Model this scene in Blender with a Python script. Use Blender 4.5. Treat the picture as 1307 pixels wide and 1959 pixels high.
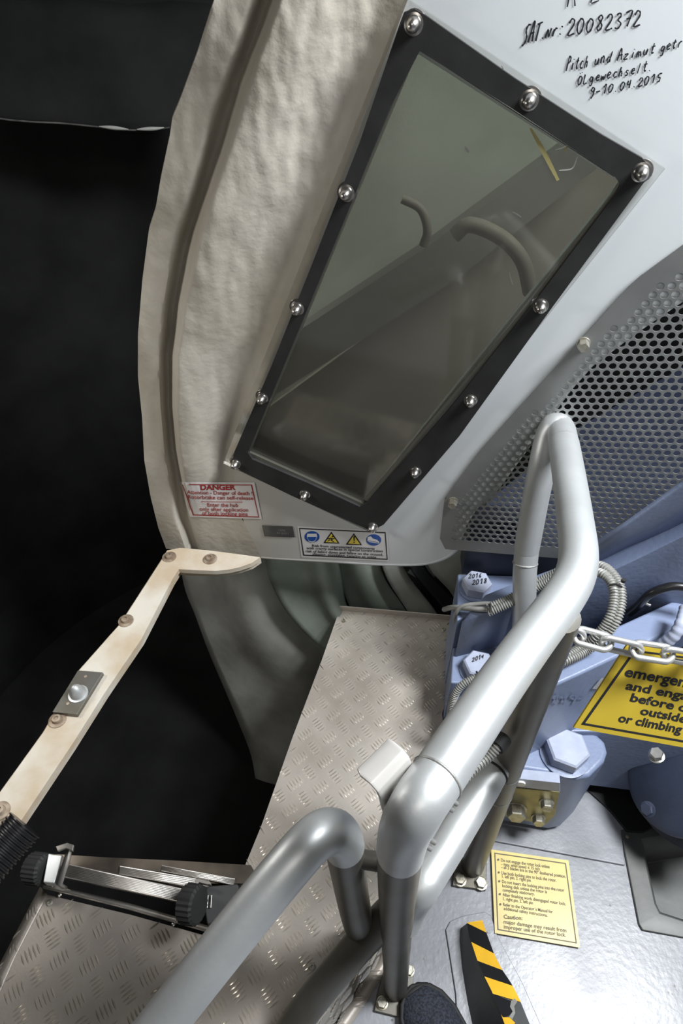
import bpy, bmesh, math, random
from mathutils import Vector as V, Matrix, noise
from mathutils.geometry import tessellate_polygon
random.seed(7)
for o in list(bpy.data.objects): bpy.data.objects.remove(o)
S = bpy.context.scene
COL = S.collection
# ------------------------------------------------------------------ camera
W, H, F = 1307.0, 1959.0, 1200.0
PITCH, ROLL = math.radians(44), math.radians(-1.0)
CAM = V((0, 0, 1.5))
fw = V((0, math.cos(PITCH), -math.sin(PITCH)))
_u = V((1, 0, 0)).cross(fw)
rt = V((1, 0, 0)) * math.cos(ROLL) + _u * math.sin(ROLL)
up = -V((1, 0, 0)) * math.sin(ROLL) + _u * math.cos(ROLL)
cd = bpy.data.cameras.new('camera'); cam = bpy.data.objects.new('camera', cd); COL.objects.link(cam)
cam.matrix_world = Matrix(((rt.x, up.x, -fw.x, CAM.x), (rt.y, up.y, -fw.y, CAM.y), (rt.z, up.z, -fw.z, CAM.z), (0, 0, 0, 1)))
cd.sensor_fit = 'VERTICAL'; cd.sensor_height = 36; cd.sensor_width = 24; cd.lens = F / H * 36; cd.clip_start = 0.02
S.camera = cam
# ------------------------------------------------------------------ world, light, exposure
w = bpy.data.worlds.new('world'); S.world = w; w.use_nodes = True
w.node_tree.nodes['Background'].inputs[0].default_value = (0.62, 0.68, 0.75, 1)
w.node_tree.nodes['Background'].inputs[1].default_value = 0.06
def area(name, loc, target, sx, sy, power, color):
    l = bpy.data.lights.new(name, 'AREA'); l.shape = 'RECTANGLE'; l.size = sx; l.size_y = sy; l.energy = power; l.color = color
    o = bpy.data.objects.new(name, l); COL.objects.link(o); o.location = loc
    o.rotation_euler = (V(target) - V(loc)).to_track_quat('-Z', 'Y').to_euler()
    return o
area('nacelle_lamp', (1.10, 0.42, 2.30), (0.42, 0.60, 0.3), 0.40, 0.60, 78, (0.94, 0.97, 1.0))
area('rear_fill', (-0.2, -0.9, 2.45), (-0.1, 0.6, 0.6), 0.8, 0.3, 5, (1.0, 0.95, 0.88))  # added fill from behind the camera, no real fitting
area('hub_fill', (-0.35, 1.35, 0.95), (0.0, 1.45, 0.2), 0.15, 0.15, 1.5, (0.95, 1.0, 0.96))  # added fill inside the hub to lift the castings, no real fitting
area('ridge_fill', (-0.95, 0.70, 1.15), (-0.15, 1.05, 0.2), 0.25, 0.25, 3.5, (1.0, 0.97, 0.92))  # added off-frame fill that brightens the hub ridge, not a real source
S.view_settings.view_transform = 'Standard'; S.view_settings.look = 'None'
S.view_settings.exposure = 0.0; S.view_settings.gamma = 1.0; S.view_settings.use_curve_mapping = False
# ------------------------------------------------------------------ pixel -> place helpers
def ray(px, py): return fw + rt * ((px - 653.5) / F) - up * ((py - 979.5) / F)
def at(px, py, d): return CAM + ray(px, py) * d
def onz(px, py, z):
    r = ray(px, py); return CAM + r * ((z - CAM.z) / r.z)
BN = (rt * 0.33 + up * 0.966 + fw * 1.0)          # bulkhead plane: n.(p-CAM) = 1.31
BK = 1.31; BNU = BN.normalized()
def onb(px, py, off=0.0):                          # off = metres towards the camera side
    r = ray(px, py); return CAM + r * ((BK - off * BN.length) / r.dot(BN))
def interp(tab, y):
    if y <= tab[0][1]: a, b = tab[0], tab[1]
    elif y >= tab[-1][1]: a, b = tab[-2], tab[-1]
    else:
        for a, b in zip(tab, tab[1:]):
            if a[1] <= y <= b[1]: break
    t = (y - a[1]) / (b[1] - a[1]); return a[0] + (b[0] - a[0]) * t
# ------------------------------------------------------------------ materials
MATS = {}
def mat(name, col, rough=0.5, metal=0.0, var=0.0, vscale=8.0, bump=0.0, bscale=60.0, col2=None, spec=0.5, detail=6, rvar=0.0, coat=0.0, dist=0.002):
    m = bpy.data.materials.new(name); m.use_nodes = True; nt = m.node_tree; b = nt.nodes['Principled BSDF']
    b.inputs['Base Color'].default_value = (*col, 1); b.inputs['Roughness'].default_value = rough; b.inputs['Metallic'].default_value = metal
    b.inputs['Specular IOR Level'].default_value = spec; b.inputs['Coat Weight'].default_value = coat
    tc = nt.nodes.new('ShaderNodeTexCoord')
    if var > 0:
        n = nt.nodes.new('ShaderNodeTexNoise'); n.inputs['Scale'].default_value = vscale; n.inputs['Detail'].default_value = detail
        nt.links.new(tc.outputs['Object'], n.inputs['Vector'])
        r = nt.nodes.new('ShaderNodeValToRGB'); c2 = col2 or tuple(c * (1 - var) for c in col)
        r.color_ramp.elements[0].position = 0.35; r.color_ramp.elements[0].color = (*c2, 1)
        r.color_ramp.elements[1].position = 0.62; r.color_ramp.elements[1].color = (*col, 1)
        nt.links.new(n.outputs['Fac'], r.inputs['Fac']); nt.links.new(r.outputs['Color'], b.inputs['Base Color'])
        if rvar:
            mr = nt.nodes.new('ShaderNodeMapRange'); mr.inputs[3].default_value = rough + rvar; mr.inputs[4].default_value = max(0.05, rough - rvar)
            nt.links.new(n.outputs['Fac'], mr.inputs[0]); nt.links.new(mr.outputs[0], b.inputs['Roughness'])
    if bump > 0:
        n2 = nt.nodes.new('ShaderNodeTexNoise'); n2.inputs['Scale'].default_value = bscale; n2.inputs['Detail'].default_value = 5
        nt.links.new(tc.outputs['Object'], n2.inputs['Vector'])
        bp = nt.nodes.new('ShaderNodeBump'); bp.inputs['Strength'].default_value = bump; bp.inputs['Distance'].default_value = dist
        nt.links.new(n2.outputs['Fac'], bp.inputs['Height']); nt.links.new(bp.outputs['Normal'], b.inputs['Normal'])
    MATS[name] = m; return m
mat('white_panel', (0.74, 0.78, 0.80), 0.42, 0, 0.05, 3, 0.03, 140, spec=0.4)
mat('cream_grp', (0.49, 0.455, 0.395), 0.6, 0, 0.2, 5, 0.4, 70, (0.40, 0.365, 0.30), spec=0.3, dist=0.003)
mat('black_felt', (0.012, 0.012, 0.012), 0.95, 0, 0.4, 6, 0.4, 90, spec=0.12)
mat('rubber', (0.028, 0.028, 0.028), 0.65, 0, 0.3, 20, 0.1, 80, spec=0.3)
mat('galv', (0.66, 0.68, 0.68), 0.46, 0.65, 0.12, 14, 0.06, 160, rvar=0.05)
mat('galv_dark', (0.17, 0.165, 0.15), 0.42, 0.6, 0.3, 9, 0.05, 120, (0.125, 0.115, 0.09))  # darker galv: the shade on the posts is put into its colour
mat('weld', (0.5, 0.5, 0.48), 0.5, 0.7, 0.3, 60, 0.4, 200)
mat('steel', (0.60, 0.575, 0.54), 0.3, 1.0, 0.3, 40)
mat('zinc', (0.48, 0.47, 0.42), 0.42, 0.8, 0.4, 60, 0.2, 150, (0.30, 0.27, 0.20))
mat('rusty', (0.42, 0.35, 0.27), 0.55, 0.5, 0.5, 60, 0.2, 150, (0.22, 0.15, 0.10))
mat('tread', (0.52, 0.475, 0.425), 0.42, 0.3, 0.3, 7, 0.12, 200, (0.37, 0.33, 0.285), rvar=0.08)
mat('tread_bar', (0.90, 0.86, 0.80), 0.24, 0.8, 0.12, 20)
mat('tread_shaded', (0.30, 0.27, 0.235), 0.42, 0.3, 0.35, 7, 0.12, 200, (0.22, 0.195, 0.17), rvar=0.08)  # tread with the shade over the left plate put into its colour
mat('tread_bar_shaded', (0.50, 0.46, 0.40), 0.24, 0.6, 0.2, 20)  # bars of the left plate, darkened by the same painted shade
mat('cast_alu', (0.80, 0.775, 0.74), 0.38, 0.3, 0.1, 20)
mat('blue', (0.20, 0.245, 0.37), 0.4, 0, 0.12, 10, 0.25, 110, spec=0.5)
mat('blue_dark', (0.035, 0.045, 0.075), 0.45, 0, 0.3, 10, 0.2, 90)
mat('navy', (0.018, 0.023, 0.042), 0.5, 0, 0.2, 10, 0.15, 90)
mat('grey_steel', (0.13, 0.135, 0.13), 0.45, 0.2, 0.3, 9, 0.08, 80, (0.09, 0.09, 0.085))
mat('guard', (0.25, 0.255, 0.25), 0.45, 0.3, 0.18, 10, 0.05, 90)
mat('hub_grey', (0.34, 0.34, 0.31), 0.45, 0, 0.45, 6, 0.35, 50, (0.19, 0.19, 0.17))
mat('hub_green', (0.22, 0.25, 0.21), 0.5, 0, 0.3, 9, 0.3, 60, (0.15, 0.17, 0.145))
mat('bar_cream', (0.60, 0.565, 0.49), 0.55, 0, 0.3, 10, 0.3, 80, (0.47, 0.38, 0.27))
mat('wood_edge', (0.55, 0.46, 0.34), 0.7, 0, 0.4, 30, 0.3, 80)
mat('conduit', (0.30, 0.30, 0.28), 0.5, 0.1, 0.2, 40)
mat('black', (0.01, 0.01, 0.01), 0.55)
mat('black_gloss', (0.012, 0.012, 0.013), 0.3)
mat('ink', (0.015, 0.016, 0.02), 0.6)
mat('ink_soft', (0.13, 0.11, 0.07), 0.6)
mat('red_ink', (0.33, 0.02, 0.02), 0.6)
mat('sticker_white', (0.78, 0.77, 0.76), 0.4)
mat('sticker_pink', (0.72, 0.68, 0.66), 0.5)
mat('sign_blue', (0.02, 0.09, 0.38), 0.4)
mat('sign_yellow', (0.53, 0.385, 0.035), 0.45, 0, 0.06, 20)
mat('safety_yellow', (0.90, 0.72, 0.10), 0.5)
mat('plate_yellow', (0.74, 0.60, 0.20), 0.35, 0, 0.12, 15)
mat('tape_yellow', (0.88, 0.50, 0.03), 0.4, 0, 0.1, 30)
mat('plaque', (0.13, 0.13, 0.125), 0.4, 0.3, 0.2, 50)
mat('chain', (0.66, 0.66, 0.64), 0.35, 0.7, 0.15, 30)
mat('alu', (0.50, 0.47, 0.43), 0.4, 0.8, 0.2, 12)
mat('alu_dark', (0.20, 0.165, 0.13), 0.4, 0.7, 0.5, 8, 0, 60, (0.07, 0.06, 0.05))
mat('shell', (0.34, 0.35, 0.36), 0.7)
mat('red_plastic', (0.4, 0.03, 0.04), 0.5)
mat('shoe_mesh', (0.035, 0.042, 0.06), 0.85, 0, 0.7, 260, 0.8, 330, (0.008, 0.009, 0.014))
mat('olive_zinc', (0.30, 0.27, 0.14), 0.45, 0.6, 0.5, 25, 0.1, 90, (0.16, 0.15, 0.09))
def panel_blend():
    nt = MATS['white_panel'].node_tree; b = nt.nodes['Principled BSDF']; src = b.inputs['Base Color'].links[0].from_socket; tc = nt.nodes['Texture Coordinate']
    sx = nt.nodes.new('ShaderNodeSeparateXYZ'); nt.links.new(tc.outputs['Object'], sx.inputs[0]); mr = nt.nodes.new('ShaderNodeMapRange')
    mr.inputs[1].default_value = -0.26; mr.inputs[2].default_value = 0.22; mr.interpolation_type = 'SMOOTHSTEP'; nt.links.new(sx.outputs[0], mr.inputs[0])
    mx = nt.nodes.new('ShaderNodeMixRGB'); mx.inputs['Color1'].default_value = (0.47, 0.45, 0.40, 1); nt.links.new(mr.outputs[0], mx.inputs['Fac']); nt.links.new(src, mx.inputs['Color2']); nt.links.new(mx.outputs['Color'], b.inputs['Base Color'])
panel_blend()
def floor_mat():
    m = mat('floor_paint', (0.31, 0.32, 0.345), 0.33, 0.0, 0.28, 6, 0.2, 90, (0.235, 0.24, 0.26), rvar=0.1, dist=0.0025)
    nt = m.node_tree; b = nt.nodes['Principled BSDF']; src = b.inputs['Base Color'].links[0].from_socket
    tc = nt.nodes['Texture Coordinate']
    n = nt.nodes.new('ShaderNodeTexVoronoi'); n.inputs['Scale'].default_value = 34; n.inputs['Randomness'].default_value = 1
    nt.links.new(tc.outputs['Object'], n.inputs['Vector'])
    r = nt.nodes.new('ShaderNodeValToRGB'); r.color_ramp.elements[0].position = 0.05; r.color_ramp.elements[1].position = 0.10
    r.color_ramp.elements[0].color = (0, 0, 0, 1); r.color_ramp.elements[1].color = (1, 1, 1, 1)
    nt.links.new(n.outputs['Distance'], r.inputs['Fac'])
    mx = nt.nodes.new('ShaderNodeMixRGB'); mx.blend_type = 'MIX'; mx.inputs['Color1'].default_value = (0.12, 0.115, 0.10, 1)
    nt.links.new(r.outputs['Color'], mx.inputs['Fac']); nt.links.new(src, mx.inputs['Color2']); nt.links.new(mx.outputs['Color'], b.inputs['Base Color'])
floor_mat()
def glass_mat(name, tint, haze, gloss, rough):
    m = bpy.data.materials.new(name); m.use_nodes = True; nt = m.node_tree
    for n in list(nt.nodes): nt.nodes.remove(n)
    out = nt.nodes.new('ShaderNodeOutputMaterial'); tr = nt.nodes.new('ShaderNodeBsdfTransparent'); tr.inputs[0].default_value = (*tint, 1)
    df = nt.nodes.new('ShaderNodeBsdfDiffuse'); df.inputs[0].default_value = (0.45, 0.43, 0.38, 1)
    gl = nt.nodes.new('ShaderNodeBsdfGlossy'); gl.inputs['Roughness'].default_value = rough
    nz = nt.nodes.new('ShaderNodeTexNoise'); nz.inputs['Scale'].default_value = 5; nz.inputs['Detail'].default_value = 8
    tc = nt.nodes.new('ShaderNodeTexCoord'); nt.links.new(tc.outputs['Object'], nz.inputs['Vector'])
    mr = nt.nodes.new('ShaderNodeMapRange'); mr.inputs[3].default_value = haze * 0.6; mr.inputs[4].default_value = haze * 1.4; nt.links.new(nz.outputs['Fac'], mr.inputs[0])
    m1 = nt.nodes.new('ShaderNodeMixShader'); nt.links.new(mr.outputs[0], m1.inputs[0]); nt.links.new(tr.outputs[0], m1.inputs[1]); nt.links.new(df.outputs[0], m1.inputs[2])
    fr = nt.nodes.new('ShaderNodeFresnel'); fr.inputs[0].default_value = 1.49
    mm = nt.nodes.new('ShaderNodeMath'); mm.operation = 'MULTIPLY'; mm.inputs[1].default_value = gloss; nt.links.new(fr.outputs[0], mm.inputs[0])
    m2 = nt.nodes.new('ShaderNodeMixShader'); nt.links.new(mm.outputs[0], m2.inputs[0]); nt.links.new(m1.outputs[0], m2.inputs[1]); nt.links.new(gl.outputs[0], m2.inputs[2])
    nt.links.new(m2.outputs[0], out.inputs[0]); MATS[name] = m
glass_mat('acrylic', (0.80, 0.80, 0.75), 0.05, 1.0, 0.04)
glass_mat('clear_edge', (0.93, 0.93, 0.92), 0.06, 0.6, 0.06)
# ------------------------------------------------------------------ object helpers
def link(name, me, m, parent=None, smooth=35, bevel=0.0, seg=2):
    o = bpy.data.objects.new(name, me); COL.objects.link(o)
    if m: me.materials.append(MATS[m])
    if smooth is not None:
        me.polygons.foreach_set('use_smooth', [True] * len(me.polygons))
        if bevel == 0: me.set_sharp_from_angle(angle=math.radians(smooth))
    if bevel:
        b = o.modifiers.new('bevel', 'BEVEL'); b.width = bevel; b.segments = seg; b.limit_method = 'ANGLE'; b.angle_limit = math.radians(40); b.harden_normals = True
    if parent is not None: o.parent = parent
    return o
def mesh(name, vs, fs):
    me = bpy.data.meshes.new(name); me.from_pydata([tuple(v) for v in vs], [], fs); me.validate(); me.update()
    bm = bmesh.new(); bm.from_mesh(me); bmesh.ops.recalc_face_normals(bm, faces=bm.faces); bm.to_mesh(me); bm.free(); return me
def tag(o, label, cat=None, group=None, kind=None):
    if label: o['label'] = label
    if cat: o['category'] = cat
    if group: o['group'] = group
    if kind: o['kind'] = kind
    return o
def empty(name, label, cat, group=None, kind=None):
    o = bpy.data.objects.new(name, None); o.empty_display_size = 0.05; COL.objects.link(o); return tag(o, label, cat, group, kind)
def prism_data(pts, ext, holes=()):
    """polygon pts (3D, planar) extruded by vector ext"""
    loops = [list(pts)] + [list(h) for h in holes]; flat = [p for l in loops for p in l]; n = len(flat)
    tris = tessellate_polygon(loops); vs = flat + [p + ext for p in flat]
    fs = [tuple(t) for t in tris] + [tuple(i + n for i in reversed(t)) for t in tris]; k = 0
    for l in loops:
        m = len(l)
        for i in range(m): a, b = k + i, k + (i + 1) % m; fs.append((a, b, b + n, a + n))
        k += m
    return vs, fs
def prism(name, pts, ext, m, parent=None, holes=(), bevel=0.0, smooth=35, ngon=True):
    if ngon and not holes:
        n = len(pts); vs = list(pts) + [p + ext for p in pts]
        fs = [tuple(range(n)), tuple(range(2 * n - 1, n - 1, -1))] + [(i, (i + 1) % n, (i + 1) % n + n, i + n) for i in range(n)]
    else: vs, fs = prism_data(pts, ext, holes)
    return link(name, mesh(name, vs, fs), m, parent, smooth, bevel)
def frame_of(axis):
    a = axis.normalized(); t = V((0, 0, 1)) if abs(a.z) < 0.9 else V((1, 0, 0)); x = a.cross(t).normalized(); return x, a.cross(x).normalized(), a
def smooth_path(pts, sub=6, rad=None):
    """Catmull-Rom through pts; radii interpolated"""
    P = [pts[0] * 2 - pts[1]] + list(pts) + [pts[-1] * 2 - pts[-2]]; out = []; rs = []
    for i in range(1, len(P) - 2):
        for k in range(sub):
            t = k / sub; a, b, c, d = P[i - 1], P[i], P[i + 1], P[i + 2]
            out.append(0.5 * ((2 * b) + (c - a) * t + (2 * a - 5 * b + 4 * c - d) * t * t + (3 * b - a - 3 * c + d) * t ** 3))
            if rad: rs.append(rad[i - 1] * (1 - t) + rad[i] * t)
    out.append(P[-2]);
    if rad: rs.append(rad[-1])
    return (out, rs) if rad else out
def tube_data(path, r, seg=20, cap=True):
    n = len(path); rs = r if isinstance(r, (list, tuple)) else [r] * n; vs = []; fs = []
    x = None
    for i, p in enumerate(path):
        d = (path[min(i + 1, n - 1)] - path[max(i - 1, 0)]).normalized()
        if x is None: x, y, _ = frame_of(d)
        else: x = (x - d * x.dot(d)).normalized(); y = d.cross(x)
        for k in range(seg): a = 2 * math.pi * k / seg; vs.append(p + (x * math.cos(a) + y * math.sin(a)) * rs[i])
    for i in range(n - 1):
        for k in range(seg): k2 = (k + 1) % seg; fs.append((i * seg + k, i * seg + k2, (i + 1) * seg + k2, (i + 1) * seg + k))
    if cap: fs.append(tuple(range(seg - 1, -1, -1))); fs.append(tuple((n - 1) * seg + k for k in range(seg)))
    return vs, fs
def tube(name, path, r, m, parent=None, seg=20, cap=True):
    return link(name, mesh(name, *tube_data(path, r, seg, cap)), m, parent, 50)
def resample(path, step):
    out = [path[0]]; acc = 0.0
    for a, b in zip(path, path[1:]):
        L = (b - a).length; s = step - acc
        while s <= L: out.append(a.lerp(b, s / L)); s += step
        acc = (acc + L) % step if False else L - (s - step)
    return out
def ribbed(name, path, r, m, parent=None, pitch=0.004, depth=0.14, seg=12):
    q = resample(smooth_path(path, 14), pitch / 4)
    o = tube(name, q, [r * (1, 1, 1 - depth * 1.5, 1 - depth * 1.5)[i % 4] for i in range(len(q))], m, parent, seg)
    return o
def lathe(name, base, axis, prof, m, parent=None, seg=20, smooth=40, hexa=False):
    """prof: list of (radius, height along axis)"""
    x, y, a = frame_of(axis); vs = []; fs = []; n = len(prof)
    for r, h in prof:
        for k in range(seg): t = 2 * math.pi * k / seg; vs.append(base + a * h + (x * math.cos(t) + y * math.sin(t)) * r)
    for i in range(n - 1):
        for k in range(seg): k2 = (k + 1) % seg; fs.append((i * seg + k, i * seg + k2, (i + 1) * seg + k2, (i + 1) * seg + k))
    fs.append(tuple(range(seg))); fs.append(tuple((n - 1) * seg + k for k in range(seg)))
    return link(name, mesh(name, vs, fs), m, parent, smooth)
def hexbolt(name, base, axis, r, h, m, parent=None, rot=0.0, washer=True, wm=None, wr=1.2, wh=0.18):
    x, y, a = frame_of(axis); b0 = base; 
    o = None; hb = h * wh if washer else 0
    prof = [(r * 0.93, hb), (r, hb + h * 0.06), (r, h * 0.90), (r * 0.90, h)]; vs = []; fs = []; seg = 6
    for rr, hh in prof:
        for k in range(seg): t = 2 * math.pi * k / seg + rot; vs.append(base + a * hh + (x * math.cos(t) + y * math.sin(t)) * rr)
    for i in range(len(prof) - 1):
        for k in range(seg): k2 = (k + 1) % seg; fs.append((i * seg + k, i * seg + k2, (i + 1) * seg + k2, (i + 1) * seg + k))
    fs.append(tuple(range(seg))); fs.append(tuple((len(prof) - 1) * seg + k for k in range(seg)))
    o = link(name, mesh(name, vs, fs), m, parent, 25)
    if washer: lathe('washer', base, axis, [(r * wr, 0), (r * wr, hb * 0.9), (r * wr * 0.97, hb)], wm or m, o if parent is None or parent.parent is None else parent, 24)
    return o
def grid(name, rows, m, parent=None, smooth=60, thick=None):
    """rows: list of equal-length point lists"""
    nr, nc = len(rows), len(rows[0]); vs = [p for r in rows for p in r]
    fs = [(i * nc + j, i * nc + j + 1, (i + 1) * nc + j + 1, (i + 1) * nc + j) for i in range(nr - 1) for j in range(nc - 1)]
    o = link(name, mesh(name, vs, fs), m, parent, smooth)
    if thick: s = o.modifiers.new('solid', 'SOLIDIFY'); s.thickness = thick; s.offset = 0
    return o
# flat print: shapes given in photo pixels, dropped onto a surface function surf(px,py,off)
def decal(name, polys, surf, m, parent, off=0.0006, sub=0):
    vs = []; fs = []
    for poly in polys:
        if sub:
            (a, b, c, d) = poly
            k0 = len(vs)
            for i in range(sub + 1):
                for j in range(sub + 1):
                    u, v = j / sub, i / sub
                    x = (a[0] * (1 - u) + b[0] * u) * (1 - v) + (d[0] * (1 - u) + c[0] * u) * v
                    y = (a[1] * (1 - u) + b[1] * u) * (1 - v) + (d[1] * (1 - u) + c[1] * u) * v
                    vs.append(surf(x, y, off))
            for i in range(sub):
                for j in range(sub): q = k0 + i * (sub + 1) + j; fs.append((q, q + 1, q + sub + 2, q + sub + 1))
        else:
            k0 = len(vs); pts = [surf(p[0], p[1], off) for p in poly]; vs += pts
            if len(poly) == 4: fs.append(tuple(range(k0, k0 + 4)))
            else: fs += [tuple(k0 + i for i in t) for t in tessellate_polygon([pts])]
    me = bpy.data.meshes.new(name); me.from_pydata([tuple(v) for v in vs], [], fs); me.update()
    n = sum((p.normal for p in me.polygons), V((0, 0, 0)))
    return link(name, me, m, parent, None)
def text_px(name, s, p0, p1, hv, surf, m, parent, off=0.0010, bold=0.0, shear=0.0):
    """text fitted from baseline start p0 to end p1 (pixels); hv = pixel vector of cap height"""
    c = bpy.data.curves.new('t', 'FONT'); c.body = s; c.offset = bold; c.shear = shear; c.resolution_u = 3; c.fill_mode = 'FRONT' if hasattr(c, 'fill_mode') else c.fill_mode
    o = bpy.data.objects.new('t', c); COL.objects.link(o)
    me = bpy.data.meshes.new_from_object(o); bpy.data.objects.remove(o)
    if not len(me.vertices): return None
    xs = [v.co.x for v in me.vertices]; x0, x1 = min(xs), max(xs); cap = 0.69
    for v in me.vertices:
        u = (v.co.x - x0) / (x1 - x0); h = v.co.y / cap
        px = p0[0] + (p1[0] - p0[0]) * u + hv[0] * h; py = p0[1] + (p1[1] - p0[1]) * u + hv[1] * h
        v.co = surf(px, py, off)
    me.update(); return link(name, me, m, parent, None)
def frame_px(name, c, t, surf, m, parent, off=0.0009, n=8, inset=0):
    """border line around quad c (tl,tr,br,bl) of t px"""
    polys = []
    cx = sum(p[0] for p in c) / 4; cy = sum(p[1] for p in c) / 4
    def ins(p, k): 
        dx, dy = cx - p[0], cy - p[1]; return (p[0] + math.copysign(k, dx), p[1] + math.copysign(k, dy))
    o_ = [ins(p, inset) for p in c]; i_ = [ins(p, inset + t) for p in c]
    for k in range(4):
        a, b, d, e = o_[k], o_[(k + 1) % 4], i_[(k + 1) % 4], i_[k]
        for s in range(n):
            u, v = s / n, (s + 1) / n
            L = lambda p, q, t: (p[0] + (q[0] - p[0]) * t, p[1] + (q[1] - p[1]) * t)
            polys.append([L(a, b, u), L(a, b, v), L(e, d, v), L(e, d, u)])
    return decal(name, polys, surf, m, parent, off)
# stroke glyphs for the felt-pen writing (unit box, y up)
G = {
 'S': [[(.9,.95),(.6,1),(.3,.85),(.35,.6),(.6,.35),(.5,.05),(.1,-.1)]], 'A': [[(.05,0),(.35,1),(.5,1),(.75,0)],[(.1,.45),(.8,.5)]],
 'T': [[(.4,0),(.5,1)],[(.1,.95),(.95,1.02)]], '.': [[(.35,0),(.45,.06)]], 'N': [[(.1,0),(.25,.7),(.6,.05),(.8,.75)]], 'r': [[(.2,0),(.3,.6)],[(.3,.45),(.55,.65),(.8,.58)]],
 ':': [[(.4,.05),(.5,.12)],[(.45,.6),(.55,.68)]], '2': [[(.15,.75),(.4,1),(.7,.9),(.65,.6),(.1,.02),(.85,.08)]], '0': [[(.5,1),(.2,.7),(.15,.25),(.4,0),(.7,.25),(.8,.75),(.5,1)]],
 '8': [[(.75,.85),(.5,1),(.25,.8),(.6,.5),(.7,.2),(.4,0),(.2,.2),(.5,.5),(.75,.85)]], '3': [[(.2,.9),(.55,1),(.7,.8),(.4,.55),(.75,.3),(.5,0),(.1,.05)]],
 '7': [[(.15,.92),(.85,1),(.4,0)],[(.25,.5),(.75,.55)]], 'P': [[(.15,-.1),(.4,1),(.75,.95),(.75,.65),(.35,.5)]], 'i': [[(.4,0),(.5,.55)],[(.55,.8),(.58,.86)]],
 't': [[(.7,.1),(.45,0),(.4,.3),(.55,1)],[(.2,.65),(.8,.72)]], 'c': [[(.8,.5),(.45,.6),(.2,.25),(.45,0),(.75,.1)]], 'h': [[(.15,0),(.4,1)],[(.25,.4),(.55,.55),(.65,.3),(.6,0)]],
 'u': [[(.15,.55),(.15,.1),(.5,.05),(.7,.55),(.65,0)]], 'n': [[(.15,0),(.2,.55)],[(.2,.4),(.5,.6),(.65,.4),(.65,0)]], 'd': [[(.65,.45),(.3,.5),(.15,.2),(.4,0),(.65,.3),(.85,1)],[(.65,.3),(.7,0)]],
 'z': [[(.15,.55),(.7,.58),(.15,.02),(.75,.05)]], 'm': [[(.05,0),(.15,.5),(.35,.5),(.38,0)],[(.38,.4),(.65,.5),(.72,0)]], 'a': [[(.7,.5),(.3,.5),(.15,.15),(.45,.05),(.7,.5),(.75,0)]],
 'g': [[(.75,.5),(.35,.55),(.2,.2),(.5,.1),(.75,.5),(.6,-.35),(.2,-.3)]], 'e': [[(.2,.25),(.7,.4),(.5,.6),(.2,.35),(.35,0),(.75,.1)]], 'O': [[(.45,.9),(.15,.5),(.3,0),(.65,.1),(.8,.6),(.45,.9)],[(.3,1.15),(.34,1.2)],[(.65,1.2),(.69,1.25)]],
 'L': [[(.25,1),(.2,0),(.75,.05)]], 'w': [[(.05,.5),(.2,0),(.4,.4),(.55,0),(.85,.55)]], 's': [[(.7,.5),(.4,.55),(.3,.35),(.6,.2),(.4,0),(.1,.05)]], 'l': [[(.3,0),(.6,1)]],
 '9': [[(.75,.8),(.4,1),(.2,.7),(.5,.5),(.75,.8),(.6,.1),(.3,-.2)]], '-': [[(.1,.42),(.8,.45)]], '1': [[(.2,.7),(.6,1),(.5,0)]], '4': [[(.3,.9),(.2,.45),(.75,.5)],[(.7,.95),(.6,0)]],
 '5': [[(.9,1),(.35,.95),(.25,.55),(.6,.55),(.6,.1),(.15,.02)]], '6': [[(.7,1),(.3,.6),(.2,.2),(.5,0),(.7,.25),(.3,.4)]], 'X': [[(.1,0),(.8,1)],[(.15,1),(.75,0)]],
 'V': [[(.1,1),(.4,0),(.8,1)]], ' ': []}
def scribble(name, s, p0, p1, hv, wpx, surf, m, parent, off=0.0007):
    adv = (p1[0] - p0[0]) / len(s), (p1[1] - p0[1]) / len(s); vs = []; fs = []
    for i, ch in enumerate(s):
        jx, jy, js = random.uniform(-.06, .06), random.uniform(-.05, .05), random.uniform(.92, 1.08)
        for line in G.get(ch, []):
            q = [V((p0[0] + adv[0] * (i + jx + x * .95) + hv[0] * (y * js + jy), p0[1] + adv[1] * (i + jx + x * .95) + hv[1] * (y * js + jy), 0)) for x, y in line]
            if len(q) > 2: q = smooth_path(q, 4)
            k0 = len(vs); n = len(q)
            for j, p in enumerate(q):
                d = (q[min(j + 1, n - 1)] - q[max(j - 1, 0)]); nn = V((-d.y, d.x, 0)).normalized() * (wpx * (0.5 + 0.12 * math.sin(j * 1.7 + i)))
                vs += [surf(p.x + nn.x, p.y + nn.y, off), surf(p.x - nn.x, p.y - nn.y, off)]
            fs += [(k0 + 2 * j, k0 + 2 * j + 1, k0 + 2 * j + 3, k0 + 2 * j + 2) for j in range(n - 1)]
    me = bpy.data.meshes.new(name); me.from_pydata([tuple(v) for v in vs], [], fs); me.update(); ob = link(name, me, m, parent, None); ob['kind'] = 'stuff'; return ob
# ================================================================== SETTING
UPV = V((0, 0, 1))
# --- nacelle shell around the photographer
def boxq(name, a, b, m, kind='structure'):
    (x0, y0, z0), (x1, y1, z1) = a, b
    o = prism(name, [V((x0, y0, z0)), V((x1, y0, z0)), V((x1, y1, z0)), V((x0, y1, z0))], V((0, 0, z1 - z0)), m); o['kind'] = kind; return o
tag(boxq('ceiling', (-2.0, -2.2, 2.7), (2.6, 3.0, 2.76), 'shell'), 'pale nacelle roof above the walkway')
tag(boxq('wall_back', (-2.0, -2.26, -0.3), (2.6, -2.2, 2.7), 'shell'), 'pale nacelle wall behind the walkway')
tag(boxq('wall_right', (2.6, -2.2, -0.3), (2.66, 3.0, 2.7), 'shell'), 'pale nacelle wall on the gearbox side')
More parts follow.
